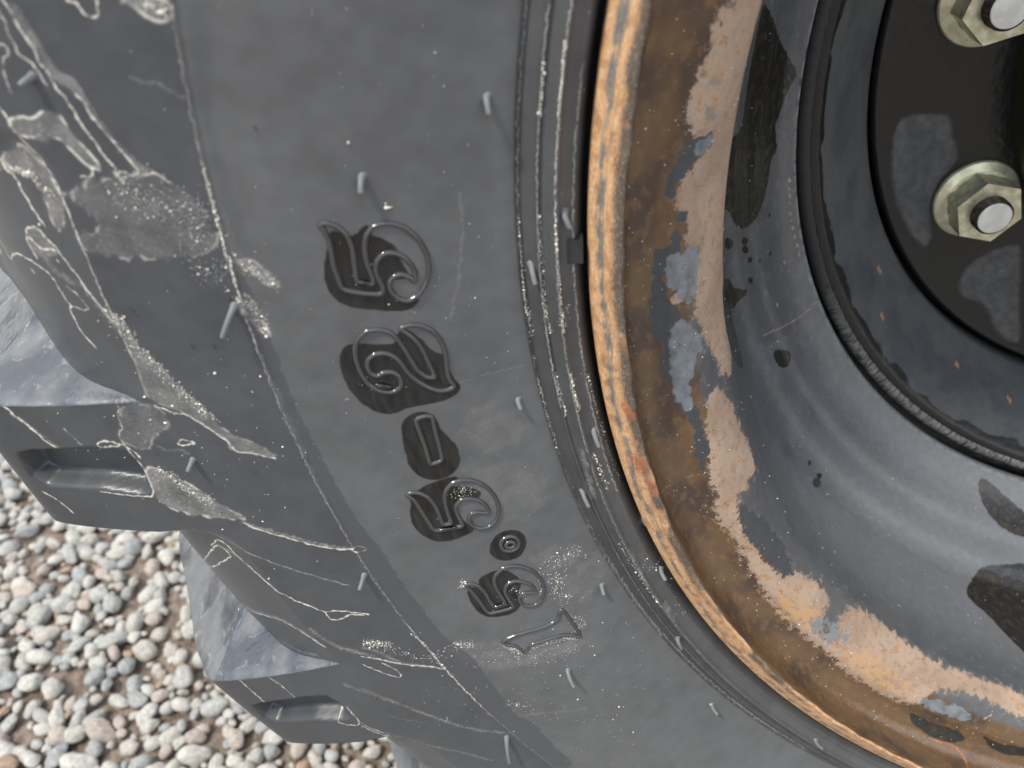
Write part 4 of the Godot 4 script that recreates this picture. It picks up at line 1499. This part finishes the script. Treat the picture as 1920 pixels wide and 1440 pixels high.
func vent_spews(tyre: Node3D) -> void:
	spew(tyre, Vector3(-470.0, 26.2, 28.0), Vector3(-471.8, 24.9, 30.7))
	spew(tyre, Vector3(-402.0, 0.2, 16.5), Vector3(-401.9, -2.8, 19.3))
	spew(tyre, Vector3(-371.8, 16.5, 3.6), Vector3(-371.0, 13.1, 6.0))
	spew(tyre, Vector3(-438.4, -33.0, 25.6), Vector3(-441.4, -39.9, 30.7))
	spew(tyre, Vector3(-463.1, -88.3, 28.0), Vector3(-463.9, -90.3, 31.3))
	spew(tyre, Vector3(-416.1, -142.5, 25.6), Vector3(-417.0, -144.8, 30.4))
	spew(tyre, Vector3(-351.6, -13.8, 2.8), Vector3(-349.7, -17.4, 4.6))
	spew(tyre, Vector3(-360.1, -31.2, 0.5), Vector3(-358.7, -35.3, 4.5))
	spew(tyre, Vector3(-363.6, -78.5, 3.5), Vector3(-362.4, -80.3, 6.0))
	spew(tyre, Vector3(-338.5, -91.6, 1.6), Vector3(-336.5, -95.3, 5.3))
	spew(tyre, Vector3(-340.5, -120.8, 0.6), Vector3(-338.1, -124.3, 4.6))
	spew(tyre, Vector3(-330.4, -169.2, 3.2), Vector3(-329.4, -170.4, 6.7))
	spew(tyre, Vector3(-308.2, -162.4, -0.7), Vector3(-306.3, -163.7, 3.3))
	spew(tyre, Vector3(-341.8, -208.3, 15.9), Vector3(-339.0, -211.7, 21.0))
	spew(tyre, Vector3(-366.2, -245.5, 25.8), Vector3(-364.6, -256.3, 31.3))
	spew(tyre, Vector3(-275.7, -248.3, 3.1), Vector3(-273.6, -248.1, 7.6))
	spew(tyre, Vector3(-297.1, -200.5, 3.2), Vector3(-294.9, -205.1, 4.5))
	spew(tyre, Vector3(-224.6, -271.8, 3.7), Vector3(-222.8, -269.9, 8.1))
	spew(tyre, Vector3(-316.9, -140.9, -7.8), Vector3(-315.3, -142.3, -4.7))

func sand_places() -> Array:
	return [
		[[17600,3587,17650,3585,17696,3586,17761,3585,17809,3586], 0.25, 70, 0.28],
		[[17509,3543,17556,3542,17635,3540,17698,3540,17747,3542,17796,3542], 0.2, 160, 0.22],
		[[18209,3539,18327,3538,18401,3537,18538,3534,18717,3534,18830,3534], 0.2, 170, 0.22],
		[[18227,3583,18408,3582,18600,3582,18710,3584,18776,3581,18844,3578], 0.3, 190, 0.24],
		[[18256,3643,18458,3643,18629,3645,18718,3646,18768,3642], 0.2, 110, 0.22],
		[[18746,3645,18766,3634,18849,3646,18868,3629,18818,3583], 1.6, 60, 0.26],
		[[18701,3524,18763,3534,18810,3535], 1.2, 40, 0.26],
		[[19084,3584,19168,3582,19248,3583,19333,3579,19370,3581], 0.3, 90, 0.26],
		[[19071,3533,19178,3533,19250,3532,19318,3529], 0.25, 120, 0.26],
		[[19141,3487,19309,3484,19429,3483,19597,3480,19807,3480,19991,3478], 0.25, 110, 0.24],
		[[19140,3648,19241,3646,19338,3645,19522,3645,19632,3645], 0.3, 70, 0.22],
		[[19641,3524,19738,3521,19831,3520,19960,3520], 0.5, 60, 0.26],
		[[20366,3560,20545,3558,20713,3551,20902,3547,21005,3543], 0.5, 60, 0.3],
		[[20520,3515,20686,3512,20752,3475,21026,3488,21304,3508], 0.9, 40, 0.28],
		[[19585,4002,19600,3968,19647,3927], 1.6, 55, 0.25],
		[[20353,3874,20444,3881,20515,3905], 0.5, 110, 0.22],
		[[20340,3834,20338,3789,20366,3737,20393,3677,20502,3674], 3.0, 110, 0.3],
		[[20416,3839,20480,3819,20555,3863,20673,3821], 2.0, 80, 0.3],
		[[20773,3851,20880,3845,20917,3882], 1.6, 50, 0.28],
		[[20701,4129,20772,4107,20845,4085,20834,4048,20855,3982,20908,3919,20965,3889], 0.9, 300, 0.24],
		[[20716,4215,20928,4050,21038,3881], 4.0, 90, 0.26],
		[[20323,4564,20356,4531,20379,4493], 1.6, 130, 0.24],
		[[20560,4291,20570,4239,20641,4218], 1.6, 60, 0.26],
		[[20155,4112,20190,4109,20186,4129], 0.7, 60, 0.22],
		[[20375,4020,20363,3972,20471,3952], 1.2, 40, 0.22],
		[[20356,4389,20468,4372,20585,4372,20686,4374], 0.25, 90, 0.22],
		[[20323,4579,20364,4521,20470,4466,20591,4390,20557,4251], 2.0, 120, 0.26],
		[[21141,4294,21258,4234,21172,4240], 2.0, 24, 0.3],
		[[18002,4597,18019,4537,18067,4505,18058,4439,18121,4404,18205,4465], 4.0, 330, 0.2],
		[[18061,4516,18002,4597,18090,4523,18055,4432,18149,4453,18187,4450], 3.5, 22, 0.36],
		[[17978,4374,18056,4375,18149,4375,18240,4377], 0.3, 90, 0.24],
		[[18270,4462,18320,4437,18297,4405,18285,4363], 3.0, 80, 0.2],
		[[18242,4371,18308,4375,18384,4377], 0.25, 60, 0.24],
		[[18276,4339,18328,4313,18370,4274], 1.2, 90, 0.24],
		[[18402,4368,18458,4352,18513,4340,18566,4342], 1.3, 130, 0.24],
		[[18535,4345,18566,4342], 1.0, 40, 0.25],
		[[18397,4385,18419,4380], 1.0, 22, 0.3],
		[[18441,4742,18469,4720,18570,4702,18646,4675,18751,4645,18828,4616,18892,4587], 1.8, 240, 0.26],
		[[17479,4418,17494,4388,17467,4433,17464,4405], 1.0, 60, 0.4],
		[[17938,4866,17952,4830,17955,4800,18002,4779,18028,4746], 0.9, 130, 0.28],
		[[19102,4852,19182,4810,19254,4777,19322,4727], 1.4, 120, 0.3],
		[[18112,3976,18123,3957], 1.0, 4, 0.5],
		[[18147,4186,18827,4094,18713,3776,17989,3737,17758,3920], 60.0, 130, 0.26],
		[[20781,4026,20975,4344,21854,3945,20827,3811], 25.0, 150, 0.26],
		[[18686,4597,19077,4557,18944,4956,19515,4623], 30.0, 90, 0.3],
	]

func rim_marks(p: Paint) -> void:
	p.poly("tan", [17334,715,17413,704,17516,684,17659,681,17774,650,17938,671,17998,699,18072,715,18127,711,18239,656,18338,644,18411,681,18511,694,18631,707,18737,688,18924,707,19042,738,19220,743,19485,811,19783,848,19783,1010,19485,1010,19220,1010,19042,1010,18924,1010,18737,1010,18631,1010,18511,1010,18411,1010,18338,1010,18239,1010,18127,1010,18072,1010,17998,1010,17938,1010,17774,1010,17659,1010,17516,1010,17413,1010,17334,1010], 1.0, 5.0, 3.0, 0.0, .5)
	p.poly("tan", [14900,760,16800,740,17334,715,17334,1010,14900,1010], 1.0, 5.0, 3.0, 0.0, .5)
	p.poly("tan", [20345,656,20519,666,20671,627,20863,612,21106,639,21321,625,21592,616,21870,600,22032,602,22339,607,22627,615,23042,596,23384,598,23743,618,23790,735,24106,796,24423,810,24940,754,24923,907,24246,897,23733,869,23366,884,22899,906,22579,875,22477,806,22474,657,22325,703,22289,764,22247,819,22000,835,21665,759,21485,700,21239,698,21021,685,20693,722,20683,793,20692,898,20385,902,19948,861,19694,786,19825,713,20041,696], 1.0, 5.0, 3.0, 0, 0.5)
	p.poly("ochre", [21758,632,21817,699,22074,720,22304,755,22327,653,22142,619,21950,601], 0.9, 3.0, 3.0, 0, 0.5)
	p.poly("ochre", [22670,641,22799,704,23025,752,23315,726,23657,706,23469,637,23154,623], 0.9, 3.0, 3.0, 0, 0.5)
	p.poly("slate", [18233,609,18109,648,18036,659,17993,727,17996,773,18066,770,18116,719,18185,670,18249,640,18298,659,18337,636], 1.0, 2.2, 1.6, 0, 0.4)
	p.poly("slate", [18389,663,18404,699,18463,692,18451,665], 1.0, 2.0, 1.4, 0, 0.4)
	p.poly("slate", [18620,585,18584,642,18491,648,18538,685,18660,669,18712,634,18826,617,18936,639,19035,683,19137,641,19260,654,19524,618,19504,582,19166,614,19182,569,18914,572,18802,592], 1.0, 2.2, 1.6, 0, 0.4)
	p.poly("slate", [19504,619,19680,662,19833,700,19976,682,20151,704,20222,637,20406,663,20306,645,20118,631,19954,663,19773,642,19671,614], 1.0, 2.2, 1.6, 0, 0.4)
	p.poly("slate", [20734,712,20899,766,21142,803,21354,807,21565,805,21752,763,21609,707,21320,705,21081,684], 0.8, 2.0, 3.0, 0, 0.4)
	p.poly("blue", [18638,634,18660,669,18602,738,18724,766,18809,742,18927,753,18996,727,18981,685,18870,650,18795,629], 1.0, 2.2, 1.6, 0, 0.4)
	p.poly("blue", [19097,634,19071,682,19190,732,19448,782,19340,723,19579,692,19544,616,19323,623], 1.0, 2.2, 1.6, 0, 0.4)
	p.poly("blue", [17672,687,17690,726,17741,779,17761,759,17723,702], 0.6, 0.7, 2.0, 0, 0.4)
	p.poly("blue", [17840,709,17865,754,17927,775,17939,731], 0.7, 0.7, 2.0, 0, 0.4)
	p.poly("blue", [18037,693,18001,750,18041,779,18116,719,18092,689], 0.9, 0.6, 1.5, 0, 0.4)
	p.poly("blue", [19504,619,19550,684,19694,676,19780,662,19733,631,19629,618], 1.0, 2.0, 1.4, 0, 0.4)
	p.poly("blue", [23715,689,24003,722,24293,721,24351,671,24036,650,23828,640], 0.9, 1.5, 2.0, 0, 0.4)
	p.poly("blue", [22175,679,22321,746,22562,749,22717,752,22540,647,22351,644], 0.7, 1.5, 3.0, 0, 0.4)
	p.poly("tan", [18934,631,18875,659,18889,707,18942,706,18980,656], 1.0, 0.4, 0.8, 0, 0.4)
	p.poly("tan", [18785,651,18660,669,18659,697,18754,688], 1.0, 0.4, 0.8, 0, 0.4)
	p.poly("wet", [17573,1743,18329,2179,18462,2108,18667,2082,18788,2041,19005,2079,19078,2020,19227,2011,19436,1954,19525,1849,19501,1754,19370,1659,19113,1616,18330,907,18621,1658,18545,1736,18414,1742,18250,1743,17867,1757], 1.0, 0.7, 0.8, 0, 0.4)
	p.poly("wet", [19019,931,19763,1587,19885,1586,20009,1672,20058,1695,20073,1643,20055,1576,20053,1465,20289,1471,20502,1415,20244,1250,19574,959,19262,920], 1.0, 0.7, 0.8, 0, 0.4)
	p.poly("wet", [19516,1644,19544,1631,19533,1605,19484,1576,19432,1567,19411,1585,19426,1615,19467,1638], 1.0, 0.7, 0.8, 0, 0.4)
	p.poly("wet", [19643,1780,19658,1767,19640,1741,19602,1718,19565,1712,19551,1725,19569,1751,19607,1774], 1.0, 0.7, 0.8, 0, 0.4)
	p.poly("wet", [19724,1774,19737,1760,19719,1734,19680,1713,19644,1707,19631,1721,19648,1746,19687,1768], 1.0, 0.7, 0.8, 0, 0.4)
	p.poly("wet", [19862,1800,19875,1789,19860,1769,19827,1751,19796,1747,19786,1759,19801,1780,19832,1796], 1.0, 0.7, 0.8, 0, 0.4)
	p.poly("wet", [19947,1861,19956,1856,19951,1847,19936,1840,19918,1839,19908,1844,19912,1852,19928,1860], 1.0, 0.7, 0.8, 0, 0.4)
	p.poly("wet", [20042,1769,20052,1756,20034,1735,20001,1719,19971,1716,19961,1728,19978,1749,20011,1766], 1.0, 0.7, 0.8, 0, 0.4)
	p.poly("wet", [19626,2010,19637,2005,19632,1995,19615,1986,19596,1983,19586,1988,19591,1998,19607,2007], 1.0, 0.7, 0.8, 0, 0.4)
	p.poly("wet", [20011,1969,20020,1963,20012,1952,19992,1942,19973,1941,19965,1947,19973,1959,19992,1968], 1.0, 0.7, 0.8, 0, 0.4)
	p.poly("wet", [22334,1520,22291,1477,22216,1438,22152,1424,22136,1443,22180,1487,22253,1526,22311,1536], 1.0, 0.7, 0.8, 0, 0.4)
	p.poly("wet", [22341,1566,22336,1549,22304,1531,22268,1524,22253,1535,22262,1553,22288,1569,22320,1574], 1.0, 0.7, 0.8, 0, 0.4)
	p.poly("wet", [22137,1573,22135,1560,22113,1547,22085,1541,22069,1548,22073,1561,22093,1574,22119,1578], 1.0, 0.7, 0.8, 0, 0.4)
	p.poly("wet", [20842,1737,20999,1837,21132,1875,21212,1808,21070,1737], 1.0, 0.7, 0.8, 0, 0.4)
	p.poly("wet", [24632,2091,24675,2154,26020,1890,25383,1865,25161,1869,24945,1912,24776,1984], 1.0, 0.7, 0.8, 0, 0.4)
	p.poly("wet", [24520,1415,24728,1545,24832,1623,25067,1669,25421,1723,26000,1734,25451,971,25190,1083,24966,1188,24748,1326,24586,1369], 1.0, 0.7, 0.8, 0, 0.4)
	p.poly("wet", [23732,590,24018,573,24339,602,24495,559,24284,503,23898,526], 1.0, 0.7, 0.8, 0, 0.4)
	p.poly("wet", [24523,636,24756,602,25009,644,25109,572,24883,549,24693,565], 1.0, 0.7, 0.8, 0, 0.4)
	p.line("tan", [20622,1724,20810,1900,20979,2082,20948,2173], 0.9, 0.75)
	p.line("tan", [20772,1721,21045,2014,21086,2161], 0.7, 0.6)
	p.line("tan", [19376,2144,19411,2150], 1.6, 0.9)
	p.line("tan", [19458,2138,19493,2144], 1.6, 0.9)
	p.line("tan", [19550,2142,19585,2147], 1.6, 0.9)
	p.line("tan", [19639,2142,19674,2147], 1.6, 0.9)
	p.line("tan", [19746,2139,19782,2144], 1.6, 0.9)
	p.line("tan", [19834,2140,19870,2145], 1.6, 0.9)
	p.line("tan", [19917,2141,19953,2145], 1.6, 0.9)
	p.line("tan", [20015,2143,20053,2147], 1.6, 0.9)
	p.line("tan", [20119,2148,20157,2151], 1.6, 0.9)
	p.line("tan", [20253,2148,20291,2151], 1.6, 0.9)
	p.line("tan", [], 1.6, 0.9)
	p.line("tan", [20518,1903,20555,1905], 1.6, 0.9)
	p.line("tan", [20613,2177,20653,2178], 1.6, 0.9)
	p.line("tan", [20219,2050,20256,2054], 1.6, 0.9)
	p.line("tan", [24347,849,24471,817,24533,748,24457,713], 1.2, 0.9)
	p.line("tan", [24602,862,24662,768], 1.0, 0.9)
	p.line("blue", [21915,1549,22196,1414,22476,1380], 4.0, 0.35)
	p.line("blue", [20678,1263,21356,1266,21954,1155,22684,1122], 5.0, 0.4)
	p.line("blue", [21426,2185,22178,2184,23097,2150], 2.0, 0.4)
	p.line("tan", [20222,430,20308,538,20302,605,20329,642], 0.5, 0.5)
	p.line("red", [19355,284,19438,304,19399,307], 4.0, 0.9)
	p.line("red", [19747,277,19831,285,19783,301], 6.0, 0.9)
	p.line("red", [19937,299,20025,311], 4.0, 0.9)
	p.line("red", [24123,501,24280,510,24429,509,24525,466,24535,429], 1.3, 1.0)

func disc_marks(p: Paint) -> void:
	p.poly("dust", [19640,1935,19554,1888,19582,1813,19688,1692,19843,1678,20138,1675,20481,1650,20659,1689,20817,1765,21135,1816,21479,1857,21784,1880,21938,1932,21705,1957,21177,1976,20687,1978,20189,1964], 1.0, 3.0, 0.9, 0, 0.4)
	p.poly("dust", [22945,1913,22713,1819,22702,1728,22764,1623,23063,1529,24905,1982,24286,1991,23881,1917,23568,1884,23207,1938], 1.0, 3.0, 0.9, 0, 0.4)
	p.line("rust", [21484,2197,21561,2195], 2.0, 0.9)
	p.line("rust", [23701,2204,23758,2211], 2.0, 0.9)
	p.line("rust", [21948,2299,22018,2300], 2.0, 0.9)
	p.line("rust", [24787,2225,24831,2235], 2.0, 0.9)

const POCKET := [220,5329,200,5256,197,5034,216,4919,294,4903,420,4919,444,4955,397,5098,375,5301,331,5339]
